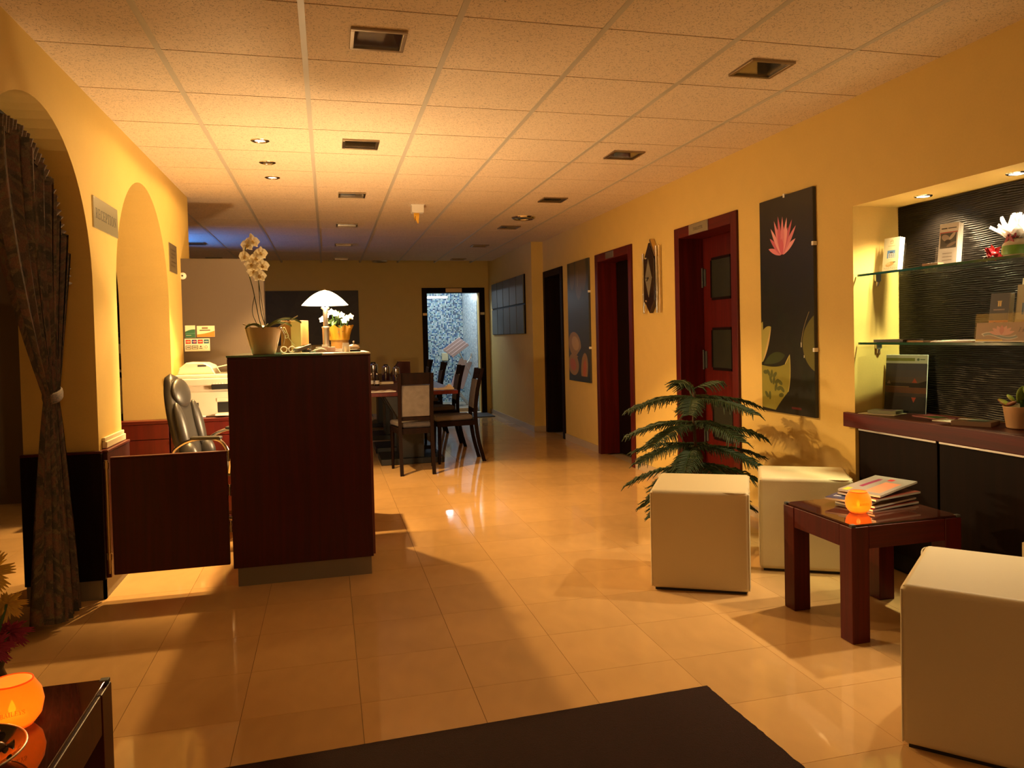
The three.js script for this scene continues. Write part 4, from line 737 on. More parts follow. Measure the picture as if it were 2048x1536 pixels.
// ---------------------------------------------------------------- NICHE: cabinets, worktop, relief panel, shelves, spots
{
  const units = [[-3.715, -3.135, 'dark wood cabinet door at the niche end next to the lotus picture'], [-3.125, -2.545, 'dark wood cabinet door below the succulent pot'], [-2.535, -1.955, 'dark wood cabinet door behind the cropped pouffe']];
  units.forEach(([a, b, label], k) => {
    const o = thing('niche_cabinet', label, 'cabinet', [XR, 0, (a + b) / 2]); const h = (b - a) / 2;
    part('body', bx(0.04, 0.295, 0.1, 0.725, -h, h), M.wenge, o);
    part('plinth', bx(0.06, 0.29, 0, 0.1, -h, h), M.black, o);
    part('door', bx(0.018, 0.039, 0.105, 0.712, -h + 0.002, h - 0.002, 0.003), M.wenge, o);
    part('grip_strip', bx(0.012, 0.036, 0.7125, 0.724, -h + 0.004, h - 0.004, 0.002), M.alu, o);
  });
  const w = thing('niche_worktop', 'thick red mahogany worktop running along the lit niche', 'worktop', [XR, 0.735, -2.46]);
  part('board', bx(0.0, 0.297, 0, 0.076, -1.257, 1.25, 0.003, true), M.mahogany, w);
  part('front_lip', bx(-0.03, -0.0005, -0.004, 0.076, -1.325, 1.25, 0.004, true), M.doorWood, w);
  // rippled black relief panel
  const p = thing('relief_panel', 'black rippled relief panel lining the back of the niche', 'panel', [XR + 0.298, 0, 0]);
  const zA = -3.715, zB = -1.21, yA = 0.815, yB = 1.94;
  part('relief', grid(120, 520, (u, v) => {
    const z = zA + (zB - zA) * u, y = yA + (yB - yA) * v;
    const n = noise.noise(z * 5, y * 9, 1) * 0.9 + noise.noise(z * 14, y * 40, 5) * 0.5; const s = Math.sin((y * 2 * PI) / 0.0105 + n * 4.2);
    return [-0.006 - 0.0013 * s - 0.0012 * noise.noise(z * 20, y * 120, 9), y, z];
  }), phy(lin(0.005, 0.004, 0.0035), 0.27, { specularIntensity: 0.22 }), p);
  part('backing', bx(-0.002, 0.004, yA, yB, zA, zB), M.black, p);
  // spots in the niche head
  const n = ['niche end next to the lotus picture', 'space over the white lotus ornament'];
  [-3.38, -2.815].forEach((z, k) => {
    const o = thing('niche_spotlight', 'lit round spotlight in the niche head, over the ' + n[k], 'light', [2.965, NY1, z]);
    part('ring', lathe([[0.033, 0.0], [0.034, -0.006], [0.042, -0.005], [0.045, 0.0]], 28), M.chrome, o);
    part('bulb_face', cyl(0.031, 0.031, 0.003, 0, -0.004, 0, 24), std(lin(1, 0.95, 0.85), 0.5, { emissive: lin(1, 0.9, 0.72), emissiveIntensity: 6 }), o);
    const s = new THREE.SpotLight(HALO, LAMP.niche, 0, 40 * PI / 180, 0.5, 2); s.position.set(0, -0.012, 0); s.target.position.set(0, -1, 0); s.castShadow = true; s.shadow.radius = 1.4; o.add(s, s.target);
    const q = new THREE.SpotLight(HALO, LAMP.nicheSpill * (k ? 0.8 : 1.1), 0, 65 * PI / 180, 0.45, 2); q.position.set(0, -0.012, 0); q.target.position.set(0, -1, 0); q.castShadow = true; q.shadow.radius = 1.4; o.add(q, q.target);
  });
  for (const [y, lab] of [[1.562, 'upper green edged glass shelf in the niche'], [1.190, 'lower green edged glass shelf in the niche']]) {
    const o = thing('glass_shelf', lab, 'shelf', [XR, y, -2.47]);
    part('pane', bx(0.022, 0.286, -0.004, 0.008, -1.24, 1.24), M.glass, o);
    part('front_edge', bx(0.018, 0.0218, -0.004, 0.008, -1.24, 1.24), M.glassEdge, o);
    for (const z of [-1.245, 1.245]) for (const x of [0.15]) part('clip', [bx(x - 0.018, x + 0.018, -0.03, 0.014, z - 0.006, z + 0.012, 0.004), rod([x, -0.03, z + 0.004], [x, -0.055, z - 0.004], 0.012, 10, 0.008)], M.steel, o);
  }
}
// brochure faces
const creamCover = std(0xb8b8b8, 0.4, { map: canvasTex(256, 512, (c, W, H) => {
  c.fillStyle = '#eadfb4'; c.fillRect(0, 0, W, H); c.strokeStyle = '#a8873c'; c.lineWidth = 5; c.strokeRect(108, 52, 40, 34); c.beginPath(); c.moveTo(104, 52); c.lineTo(128, 34); c.lineTo(152, 52); c.stroke(); c.fillStyle = '#b8a878'; c.fillRect(70, 120, 116, 7);
  c.fillStyle = '#5c8cc0'; c.fillRect(64, 190, 130, 120); c.fillStyle = '#e8e4dc'; c.fillRect(86, 236, 100, 74); c.fillStyle = '#283848'; for (let k = 0; k < 9; k++) c.fillRect(96 + (k % 3) * 30, 244 + ((k / 3) | 0) * 22, 18, 12); c.fillRect(110, 214, 46, 18);
  c.fillStyle = '#d0a860'; c.beginPath(); c.ellipse(120, 400, 70, 34, -0.3, 0, 7); c.fill(); c.fillStyle = '#e8c890'; c.beginPath(); c.ellipse(96, 392, 34, 22, -0.3, 0, 7); c.fill(); c.fillStyle = '#6a4a28'; c.fillRect(170, 366, 40, 14); for (let k = 0; k < 14; k++) { c.fillStyle = k % 2 ? '#7a6a4a' : '#c8b890'; c.fillRect(20 + k * 16, 448 + (k * 7 % 16), 9, 9); }
}) });
const flyerCover = std(0xc8c8c8, 0.4, { map: canvasTex(256, 540, (c, W, H) => {
  c.fillStyle = '#ece4da'; c.fillRect(0, 0, W, H); c.fillStyle = '#4a4038'; c.fillRect(24, 56, 80, 16); c.fillRect(114, 58, 116, 12); c.fillStyle = '#c03034'; c.fillRect(8, 112, W - 16, 12); c.fillRect(8, 112, 8, 40);
  c.fillStyle = '#4c443c'; c.fillRect(18, 126, W - 36, 200); c.fillStyle = '#a89484'; c.beginPath(); c.ellipse(90, 190, 60, 40, 0.5, 0, 7); c.fill(); c.fillStyle = '#c4b098'; c.beginPath(); c.ellipse(180, 170, 22, 60, 0.7, 0, 7); c.fill(); c.fillStyle = '#1e1a16'; c.beginPath(); c.ellipse(120, 240, 40, 26, 0, 0, 7); c.fill(); c.fillStyle = '#8a7464'; c.beginPath(); c.ellipse(170, 280, 70, 20, -0.4, 0, 7); c.fill();
  c.fillStyle = '#9a8c7c'; for (let k = 0; k < 3; k++) c.fillRect(60, 390 + k * 44, 130, 9);
}) });
const navyCover = std(0xffffff, 0.4, { map: canvasTex(256, 512, (c, W, H) => { c.fillStyle = '#191a30'; c.fillRect(0, 0, W, 290); c.fillStyle = '#e0c070'; c.fillRect(104, 90, 20, 50); c.fillRect(130, 90, 20, 50); c.fillRect(98, 80, 58, 8); c.fillStyle = '#8a7a78'; c.fillRect(50, 168, 150, 14); c.fillStyle = '#d07828'; c.fillRect(0, 290, W, H - 290); c.fillStyle = '#f0b060'; c.beginPath(); c.ellipse(170, 360, 70, 50, 0, 0, 7); c.fill(); c.fillStyle = '#6a3018'; c.beginPath(); c.ellipse(70, 350, 34, 44, 0.4, 0, 7); c.fill(); c.fillStyle = '#f0ece0'; c.beginPath(); c.ellipse(50, 420, 40, 14, 0, 0, 7); c.fill(); c.fillStyle = '#e05818'; c.fillRect(20, 440, 120, 60); }) });
const photoCover = std(0xffffff, 0.4, { map: canvasTex(256, 380, (c, W, H) => { c.fillStyle = '#e8dcc4'; c.fillRect(0, 0, W, H); c.fillStyle = '#c89048'; c.beginPath(); c.ellipse(150, 70, 60, 34, 0, 0, 7); c.fill(); c.fillStyle = '#5a3420'; c.beginPath(); c.ellipse(40, 90, 34, 50, 0, 0, 7); c.fill(); c.fillStyle = '#a88868'; c.fillRect(0, 170, W, 40); }) });
const eveningPrint = std(0x8c8c8c, 0.25, { map: canvasTex(256, 344, (c, W, H) => {
  c.fillStyle = '#d8ceb0'; c.fillRect(0, 0, W, 50); c.fillStyle = '#8c8a3c'; c.fillRect(0, 18, 180, 18); c.fillStyle = '#6a7a58'; c.beginPath(); c.arc(200, 27, 8, 0, 7); c.fill(); c.fillRect(212, 24, 30, 5);
  const sky = [[0, '#4a4650'], [40, '#544a4c'], [80, '#5e4c44'], [104, '#64503f']]; sky.forEach(([y, k]) => { c.fillStyle = k; c.fillRect(0, 50 + y, W, 44); }); c.fillStyle = '#16120e'; c.fillRect(0, 166, W, 26); c.beginPath(); c.moveTo(200, 168); c.lineTo(256, 150); c.lineTo(256, 190); c.fill();
  c.fillStyle = '#c04428'; c.beginPath(); c.moveTo(166, 164); c.lineTo(183, 136); c.lineTo(200, 164); c.fill(); c.fillStyle = '#b89880'; c.beginPath(); c.moveTo(10, 172); c.lineTo(24, 152); c.lineTo(36, 172); c.fill(); c.fillStyle = '#7a4428'; c.fillRect(0, 192, W, 34); c.fillStyle = '#a06838'; c.fillRect(0, 186, 150, 5); c.fillStyle = '#4a3a34'; c.fillRect(0, 226, W, 20); c.fillStyle = '#26282a'; c.fillRect(0, 246, W, 98); c.fillStyle = '#c8482c'; c.beginPath(); c.moveTo(166, 250); c.lineTo(181, 282); c.lineTo(196, 250); c.fill();
}) });
const lotusLogo = std(0xffffff, 0.35, { map: canvasTex(512, 200, (c, W, H) => {
  c.fillStyle = '#9c7c54'; c.fillRect(0, 0, W, H); c.fillStyle = '#d8b020'; c.fillRect(0, 176, 200, 14); c.fillStyle = '#efe6d8'; c.fillRect(0, 190, W, 10);
  c.strokeStyle = '#cfc8b8'; c.lineWidth = 34; c.beginPath(); c.moveTo(50, 130); c.bezierCurveTo(130, 70, 200, 210, 300, 140); c.stroke(); c.strokeStyle = '#7c8478'; c.lineWidth = 20; c.beginPath(); c.moveTo(60, 128); c.bezierCurveTo(130, 80, 200, 200, 300, 142); c.stroke();
  for (const a of [-1.2, 1.2, -0.75, 0.75, -0.35, 0.35, 0]) { c.save(); c.translate(190, 128); c.rotate(a); c.fillStyle = a === 0 ? '#c47c6c' : '#d49c88'; c.beginPath(); c.moveTo(0, 0); c.quadraticCurveTo(-34, -50, 0, -100); c.quadraticCurveTo(34, -50, 0, 0); c.fill(); c.restore(); }
  c.fillStyle = '#5a4020'; c.font = 'italic 62px serif'; c.fillText('Hévíz', 300, 98);
}) });
function brochureHolder(name, label, x, y, z, turn, w, h, cover, n, acr = 0.4) { // brochures face -x after turning
  const o = thing(name, label, 'brochure holder', [x, y, z], turn - PI / 2);
  part('back_plate', bx(-w / 2 - 0.006, w / 2 + 0.006, 0.002, h * 0.86, -0.032, -0.029).rotateX(-0.13), M.acrylic, o);
  part('front_plate', bx(-w / 2 - 0.006, w / 2 + 0.006, 0.002, h * acr, 0.022, 0.025).rotateX(-0.13), M.acrylic, o);
  part('foot', bx(-w / 2 - 0.006, w / 2 + 0.006, 0, 0.003, -0.035, 0.03), M.acrylic, o);
  for (let k = 0; k < n; k++) { const b = thing('brochure', label.replace(/ holder.*| rack.*| stand.*/, '') + ' brochure, ' + (k === n - 1 ? 'the front one' : 'one behind the front') + ' in its holder', 'brochure', [x, y + 0.004, z], turn - PI / 2, name + ' brochures');
    const zz = -0.024 + k * 0.044 / n; part('pages', bx(-w / 2, w / 2, 0, h, zz, zz + 0.004).rotateX(-0.13), M.paper, b); if (k === n - 1) part('cover', new THREE.PlaneGeometry(w * 0.99, h * 0.995).translate(0, h / 2, zz + 0.0045).rotateX(-0.13), cover, b); }
}
const S1 = 1.5705, S2 = 1.1985;
brochureHolder('cream_brochure_holder', 'cream hotel holder on the upper shelf end', 2.945, S1 + 0.001, -3.60, 0.15, 0.105, 0.185, creamCover, 3, 0.22);
brochureHolder('flyer_holder', 'red striped flyer holder on the upper shelf', 2.95, S1 + 0.001, -3.20, 0.22, 0.10, 0.205, flyerCover, 4, 0.45);
brochureHolder('navy_brochure_rack', 'navy and orange rack on the lower shelf', 2.90, S2 + 0.001, -2.865, 0.05, 0.10, 0.215, navyCover, 2, 0.3);
brochureHolder('cream_brochure_rack', 'cream photo rack on the lower shelf', 2.93, S2 + 0.03, -2.74, 0.05, 0.12, 0.22, creamCover, 2, 0.3);
brochureHolder('picture_brochure_rack', 'picture rack at the back of the lower shelf', 3.005, S2 + 0.003, -2.75, 0.05, 0.2, 0.28, photoCover, 2, 0.3);
{ // printed lotus logo front of the acrylic rack
  const o = thing('lotus_logo_panel', 'brown panel with pink lotus and wave logo on the lower shelf', 'panel', [2.855, S2, -2.74], -PI / 2 + 0.05);
  part('panel', bx(-0.2, 0.2, 0.001, 0.13, -0.004, 0, 0.001).rotateX(-0.12), M.acrylic, o);
  part('print', new THREE.PlaneGeometry(0.36, 0.086).translate(-0.01, 0.045, 0.0008).rotateX(-0.12), lotusLogo, o);
}
function leaflets(list) { for (const [name, label, x, y, z, w, d, turn, col, t = 0.0025] of list) { const o = thing(name, label, 'leaflet', [x, y, z], turn); part('sheet', bx(-w / 2, w / 2, 0, t, -d / 2, d / 2, 0.0006), std(lin(...col), 0.5), o); part('printed_band', bx(-w * 0.4, w * 0.4, t, t + 0.0004, -d * 0.15, d * 0.35), std(lin(col[2], col[0] * 0.5, col[1] * 0.6), 0.5), o); } }
leaflets([
  ['shelf_leaflet', 'pale leaflet under the flyer holder on the upper shelf', 2.93, S1, -3.40, 0.1, 0.18, 0.2, [0.6, 0.5, 0.4]],
  ['shelf_leaflet', 'white leaflet beside the red ornament on the upper shelf', 2.92, S1, -3.06, 0.1, 0.16, -0.1, [0.7, 0.6, 0.5]],
  ['shelf_leaflet', 'tan folded card before the flyer holder', 2.85, S1, -3.19, 0.05, 0.08, 0.3, [0.4, 0.24, 0.14], 0.012],
  ['shelf_leaflet', 'dark flat folder at the end of the lower shelf', 2.92, S2, -3.52, 0.14, 0.2, 0.1, [0.05, 0.035, 0.03], 0.014],
  ['shelf_leaflet', 'tan leaflet between the folder and the red one on the lower shelf', 2.92, S2, -3.34, 0.1, 0.18, -0.2, [0.4, 0.24, 0.16], 0.008],
  ['shelf_leaflet', 'pink and white leaflet beside the logo panel on the lower shelf', 2.90, S2, -3.10, 0.1, 0.2, 0.35, [0.66, 0.5, 0.46], 0.006],
  ['shelf_leaflet', 'green leaflet behind the pink one on the lower shelf', 3.0, S2, -3.18, 0.1, 0.18, 0.1, [0.3, 0.36, 0.26], 0.008],
]);
const NW = 0.8115;
leaflets([
  ['worktop_leaflet', 'pale sheet under the green booklet on the worktop', 2.88, NW, -3.60, 0.15, 0.2, 0.45, [0.5, 0.44, 0.3]],
  ['worktop_leaflet', 'green booklet before the evening lake picture', 2.90, NW + 0.003, -3.60, 0.10, 0.15, 0.5, [0.22, 0.24, 0.16], 0.016],
  ['worktop_leaflet', 'maroon leaflet right of the evening lake picture', 2.97, NW, -3.33, 0.1, 0.2, -0.1, [0.25, 0.06, 0.06], 0.004],
  ['worktop_leaflet', 'white leaflet glowing on the worktop middle', 2.93, NW, -3.13, 0.1, 0.2, 0.2, [0.74, 0.68, 0.55], 0.004],
  ['worktop_leaflet', 'brown brochure pile beside the succulent pot', 2.91, NW, -3.0, 0.13, 0.17, 0.5, [0.22, 0.14, 0.1], 0.02],
]);
{ // standing evening picture
  const o = thing('evening_lake_picture', 'standing calendar picture of a lake at dusk on the worktop', 'picture', [3.0, NW, -3.575], -PI / 2 + 0.35);
  part('board', bx(-0.118, 0.118, 0, 0.316, -0.006, 0, 0.001).rotateX(-0.1), M.paper, o); part('print', new THREE.PlaneGeometry(0.234, 0.314).translate(0, 0.158, 0.0008).rotateX(-0.1), eveningPrint, o);
  part('stand', bx(-0.03, 0.03, 0, 0.2, -0.004, 0).rotateX(0.2).translate(0, 0, -0.06), M.paper, o);
}
{ // red ornament
  const o = thing('red_ornament', 'small dark red flower ornament on the upper shelf', 'ornament', [2.93, S1 + 0.0065, -2.915]);
  const red = std(lin(0.36, 0.015, 0.025), 0.35, { side: THREE.DoubleSide }), pt = petalGeo(0.045, 0.016, 0.4);
  part('body', new THREE.SphereGeometry(0.02, 16, 10).scale(1, 0.8, 1.4).translate(0, 0.018, 0.0), red, o);
  for (let k = 0; k < 12; k++) { const a = k * 0.55; part('petal', orient(pt, [0, 0.02, 0.0], [Math.cos(a) * 0.6 - 0.3, 0.5, Math.sin(a)], k), red, o); }
  part('foot', new THREE.SphereGeometry(0.008, 8, 6).translate(-0.02, 0.004, -0.02), M.black, o); part('foot', new THREE.SphereGeometry(0.008, 8, 6).translate(-0.02, 0.004, 0.02), M.black, o);
}
{ // white paper lotus with ribbon
  const o = thing('white_lotus_ornament', 'white pointed lotus ornament with red ribbon in a glass bowl', 'ornament', [2.95, S1 + 0.001, -2.80]);
  const w = phy(lin(0.86, 0.84, 0.82), 0.5, { transmission: 0.2, thickness: 0, side: THREE.DoubleSide });
  part('bowl', lathe([[0, 0], [0.05, 0.0], [0.062, 0.03], [0.058, 0.06], [0.04, 0.078], [0.02, 0.085], [0, 0.086]], 28), std(lin(0.52, 0.42, 0.28), 0.35), o);
  part('green_band', lathe([[0.060, 0.012], [0.0628, 0.03], [0.0602, 0.052]], 28), std(lin(0.16, 0.32, 0.05), 0.4), o);
  for (let r = 0; r < 3; r++) for (let k = 0; k < 8; k++) { const a = k * PI / 4 + r * 0.4, e = 0.35 + r * 0.5; const g = grid(2, 3, (u, v) => [(u * 2 - 1) * 0.026 * Math.sin(PI * Math.min(1, v * 0.72 + 0.28)) * (v > 0.99 ? 0.02 : 1), 0.11 * v, 0.012 * (u * 2 - 1) * (u * 2 - 1)]); g.rotateX(PI / 2 - e - 0.25); g.rotateY(a); g.translate(0.01 * Math.sin(a), 0.085, 0.01 * Math.cos(a)); part('petal', g, w, o); }
  const red = std(lin(0.34, 0.01, 0.03), 0.4, { side: THREE.DoubleSide });
  part('ribbon', [new THREE.TorusGeometry(0.02, 0.006, 8, 24).rotateX(PI / 2).translate(0, 0.09, 0), ...[-1, 1].map(s => new THREE.TorusGeometry(0.016, 0.005, 8, 20).scale(0.5, 0.8, 1.1).rotateY(PI / 2).translate(-0.035, 0.10, s * 0.016)), ...[-1, 1].map(s => bx(-0.002, 0.002, -0.05, 0, -0.006, 0.006).rotateX(s * 0.5).translate(-0.045, 0.1, 0))], red, o);
}
{ // succulent
  const o = thing('succulent_pot', 'green jade succulent in a small terracotta coloured pot on the worktop', 'plant', [2.975, NW, -2.815]);
  part('pot', lathe([[0, 0], [0.05, 0], [0.055, 0.006], [0.068, 0.095], [0.07, 0.1], [0.063, 0.1], [0.06, 0.085], [0, 0.085]], 32), M.terracotta, o);
  part('soil', cyl(0.059, 0.059, 0.004, 0, 0.085, 0, 20), M.soil, o);
  const lg = (rx, ry, rz) => new THREE.SphereGeometry(1, 14, 10).scale(rx, ry, rz);
  const gm = std(lin(0.17, 0.26, 0.03), 0.3), gp = std(lin(0.36, 0.38, 0.06), 0.3), rm = std(lin(0.22, 0.06, 0.02), 0.4);
  const L = [[-0.03, 0.115, -0.055, 0.014, 0.008, 0.034, 0.4, gp], [-0.02, 0.135, -0.03, 0.012, 0.008, 0.024, 0.6, gp], [-0.02, 0.16, 0.03, 0.03, 0.035, 0.012, 0.3, gm], [0.0, 0.14, 0.0, 0.018, 0.03, 0.012, 0.2, gm], [-0.03, 0.11, -0.02, 0.012, 0.01, 0.03, -0.3, rm], [0.02, 0.15, 0.05, 0.025, 0.03, 0.012, 0.2, gm], [-0.02, 0.175, 0.055, 0.02, 0.024, 0.012, -0.2, gm], [-0.03, 0.112, -0.065, 0.012, 0.006, 0.03, 0.5, rm], [0.02, 0.12, 0.0, 0.012, 0.03, 0.014, 0, gm]];
  for (const [x, y, z, a, b, c, t, m] of L) part('leaf', lg(a, b, c).rotateX(t).translate(x, y, z), m, o);
  part('stem', rod([0, 0.085, 0.01], [-0.01, 0.14, 0.02], 0.008, 8), M.green, o);
}
console.log('niche');

// ---------------------------------------------------------------- LOUNGE
function pouffe(label, x, z, deg, w, d, h = 0.5) { // x,z = front left foot corner, deg = heading of the front edge
  const o = thing('cube_pouffe', label, 'pouffe', [x, 0, z], -deg * PI / 180, 'cream cube pouffes round the coffee table');
  // local: +x along the front edge, -z backwards
  part('base', bx(0.02, w - 0.02, 0, 0.016, -d + 0.02, -0.02), M.black, o);
  const g = new RoundedBoxGeometry(w, h - 0.012, d, 4, 0.022); const p = g.attributes.position;
  for (let i = 0; i < p.count; i++) { // gently padded faces, a little sagged
    const a = p.getX(i) / (w / 2), b = p.getY(i) / (h / 2), c = p.getZ(i) / (d / 2); p.setXYZ(i, p.getX(i), p.getY(i), p.getZ(i));
  }
  g.translate(w / 2, h / 2 + 0.006, -d / 2); part('cover', triUV(g), leatherette, o);
  const s = 0.0028, y = h - 0.006;
  part('top_seam', tube([[0.012, y, -0.012], [w - 0.012, y, -0.012], [w - 0.012, y, -d + 0.012], [0.012, y, -d + 0.012], [0.012, y, -0.012]].flatMap((q, k, A) => k < 4 ? [0, 0.33, 0.67].map(t => [q[0] + (A[k + 1][0] - q[0]) * t, y - 0.001, q[2] + (A[k + 1][2] - q[2]) * t]) : [q]), s, 80, 6), leatherette, o);
  for (const [a, b] of [[0.006, -0.006], [w - 0.006, -0.006], [0.006, -d + 0.006], [w - 0.006, -d + 0.006]]) part('corner_seam', rod([a, 0.02, b], [a, h - 0.014, b], s, 6), leatherette, o);
  return o;
}
pouffe('cream cube pouffe directly in front of the potted pine', 1.515, -3.592, 30, 0.48, 0.5);
pouffe('cream cube pouffe behind the coffee table, against the niche wall', 2.18, -3.69, 30, 0.47, 0.395);
pouffe('large cream cube pouffe in front of the coffee table', 1.64, -1.985, 49, 0.48, 0.52);
pouffe('cream cube pouffe closest to the niche cabinets, behind the large one', 2.40, -1.93, 0, 0.355, 0.345);

function lowTable(name, label, x0, x1, z0, z1, H, wood) {
  const o = thing(name, label, 'table', [(x0 + x1) / 2, 0, (z0 + z1) / 2]); const w = (x1 - x0) / 2, d = Math.abs(z1 - z0) / 2, L = 0.082;
  for (const sx of [-1, 1]) for (const sz of [-1, 1]) part('leg', bx(sx * w, sx * (w - L), 0, H - 0.006, sz * d, sz * (d - L), 0.004), wood, o);
  const a = 0.092; for (const s of [-1, 1]) { part('apron', bx(-w + L + 0.0005, w - L - 0.0005, H - 0.006 - a, H - 0.006, s * (d - 0.002), s * (d - 0.035), 0.003, true), wood, o); part('apron', bx(s * (w - 0.002), s * (w - 0.035), H - 0.006 - a, H - 0.006, -d + L + 0.0005, d - L - 0.0005, 0.003), wood, o); }
  part('top_panel', bx(-w + 0.02, w - 0.02, H - 0.022, H - 0.0055, -d + 0.02, d - 0.02), wood, o);
  part('glass_top', bx(-w + 0.008, w - 0.008, H - 0.005, H + 0.003, -d + 0.008, d - 0.008, 0.002), phy(lin(0.055, 0.016, 0.010), 0.03, { ior: 1.5 }), o);
  for (const sx of [-1, 1]) for (const sz of [-1, 1]) part('corner_clip', bx(sx * (w - 0.002), sx * (w - 0.022), H - 0.006, H + 0.005, sz * (d - 0.002), sz * (d - 0.022), 0.002), M.darkGrey, o);
  return o;
}
lowTable('coffee_table', 'square mahogany coffee table with glass top and magazines', 2.007, 2.54, -3.185, -2.695, 0.48, M.doorWood);
lowTable('side_table', 'low mahogany table with glass top beside the rug', -1.08, -0.52, -2.055, -1.5, 0.48, M.mahogany);
function candle(label, x, y, z, s, spin) {
  const o = thing('candle_holder', label, 'candle', [x, y, z], spin);
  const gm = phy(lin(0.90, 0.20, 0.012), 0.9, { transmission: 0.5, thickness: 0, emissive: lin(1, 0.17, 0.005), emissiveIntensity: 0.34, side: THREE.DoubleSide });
  const pts = [[0.0, 0.001], [0.026, 0.0], [0.034, 0.004], [0.046, 0.02], [0.0505, 0.042], [0.047, 0.062], [0.038, 0.078], [0.034, 0.084]].map(p => [p[0] * s, p[1] * s]);
  part('glass_cup', lathe(pts, 40), gm, o);
  part('rim', new THREE.TorusGeometry(0.034 * s, 0.0016 * s, 8, 40).rotateX(PI / 2).translate(0, 0.084 * s, 0), gm, o);
  part('wax', cyl(0.024 * s, 0.024 * s, 0.014 * s, 0, 0.006 * s, 0, 20), M.cream, o);
  part('flame', lathe([[0, 0.022], [0.005, 0.028], [0.006, 0.034], [0.003, 0.044], [0, 0.05]].map(p => [p[0] * s, p[1] * s]), 12), std(lin(1, 0.7, 0.2), 0.5, { emissive: lin(1, 0.62, 0.16), emissiveIntensity: 14 }), o);
  const l = new THREE.PointLight(lin(1, 0.55, 0.14), LAMP.candle); l.position.set(0, 0.036 * s, 0); l.castShadow = true; l.shadow.radius = 0.4; o.add(l);
  // embossed lettering on the cup
  const al = canvasTex(256, 64, (c, W, H) => { c.fillStyle = '#000'; c.fillRect(0, 0, W, H); c.fillStyle = '#999'; c.font = 'bold 44px serif'; c.textAlign = 'center'; c.textBaseline = 'middle'; c.fillText('BAILEYS', W / 2, H / 2); });
  al.colorSpace = THREE.NoColorSpace;
  part('lettering', grid(16, 4, (u, v) => { const a = (u - 0.5) * 1.0, r = (0.0512 - 0.004 * Math.pow((v - 0.5) * 2, 2)) * s; return [r * Math.sin(a), (0.030 + 0.018 * v + 0.004 * Math.cos(a * 3)) * s, r * Math.cos(a)]; }), new THREE.MeshStandardMaterial({ color: lin(0.35, 0.12, 0.01), alphaMap: al, transparent: true, roughness: 0.8 }), o);
}
candle('lit round orange candle glass on the coffee table beside magazines', 2.182, 0.4835, -2.885, 1.08, -0.15);
candle('lit round orange candle glass on the low table beside the bowl', -0.655, 0.4835, -1.845, 1.15, 0.35);
{ // bowl of sweets
  const o = thing('sweets_bowl', 'dark glass bowl with a pale rim holding wrapped sweets', 'bowl', [-0.70, 0.4835, -1.665]);
  part('bowl', lathe([[0, 0.0], [0.05, 0], [0.09, 0.012], [0.125, 0.035], [0.122, 0.037], [0.085, 0.016], [0, 0.006]], 48), M.darkGlass, o);
  part('rim', new THREE.TorusGeometry(0.125, 0.0022, 8, 64).rotateX(PI / 2).translate(0, 0.036, 0), M.steel, o);
  const cols = [[0.12, 0.01, 0.01], [0.1, 0.05, 0.02], [0.05, 0.03, 0.02], [0.2, 0.12, 0.06]];
  for (let k = 0; k < 22; k++) { const a = k * 2.4, r = 0.085 * Math.sqrt((k + 0.5) / 22), s = thing('wrapped_sweet', 'small wrapped sweet lying in the dark glass bowl', 'sweet', [-0.70 + r * Math.cos(a), 0.4835 + 0.03 + 0.012 * (k % 3 === 0) + r * 0.06, -1.665 + r * Math.sin(a)], a, 'wrapped sweets in the bowl');
    const m = phy(lin(...cols[k % 4]), 0.25, { clearcoat: 0.6 }); part('sweet', new THREE.SphereGeometry(0.013, 12, 8).scale(1.3, 0.8, 0.9), m, s); for (const q of [-1, 1]) part('wrapper_end', new THREE.ConeGeometry(0.009, 0.014, 8, 1, true).rotateZ(q * PI / 2).translate(q * 0.022, 0, 0), m, s); }
}
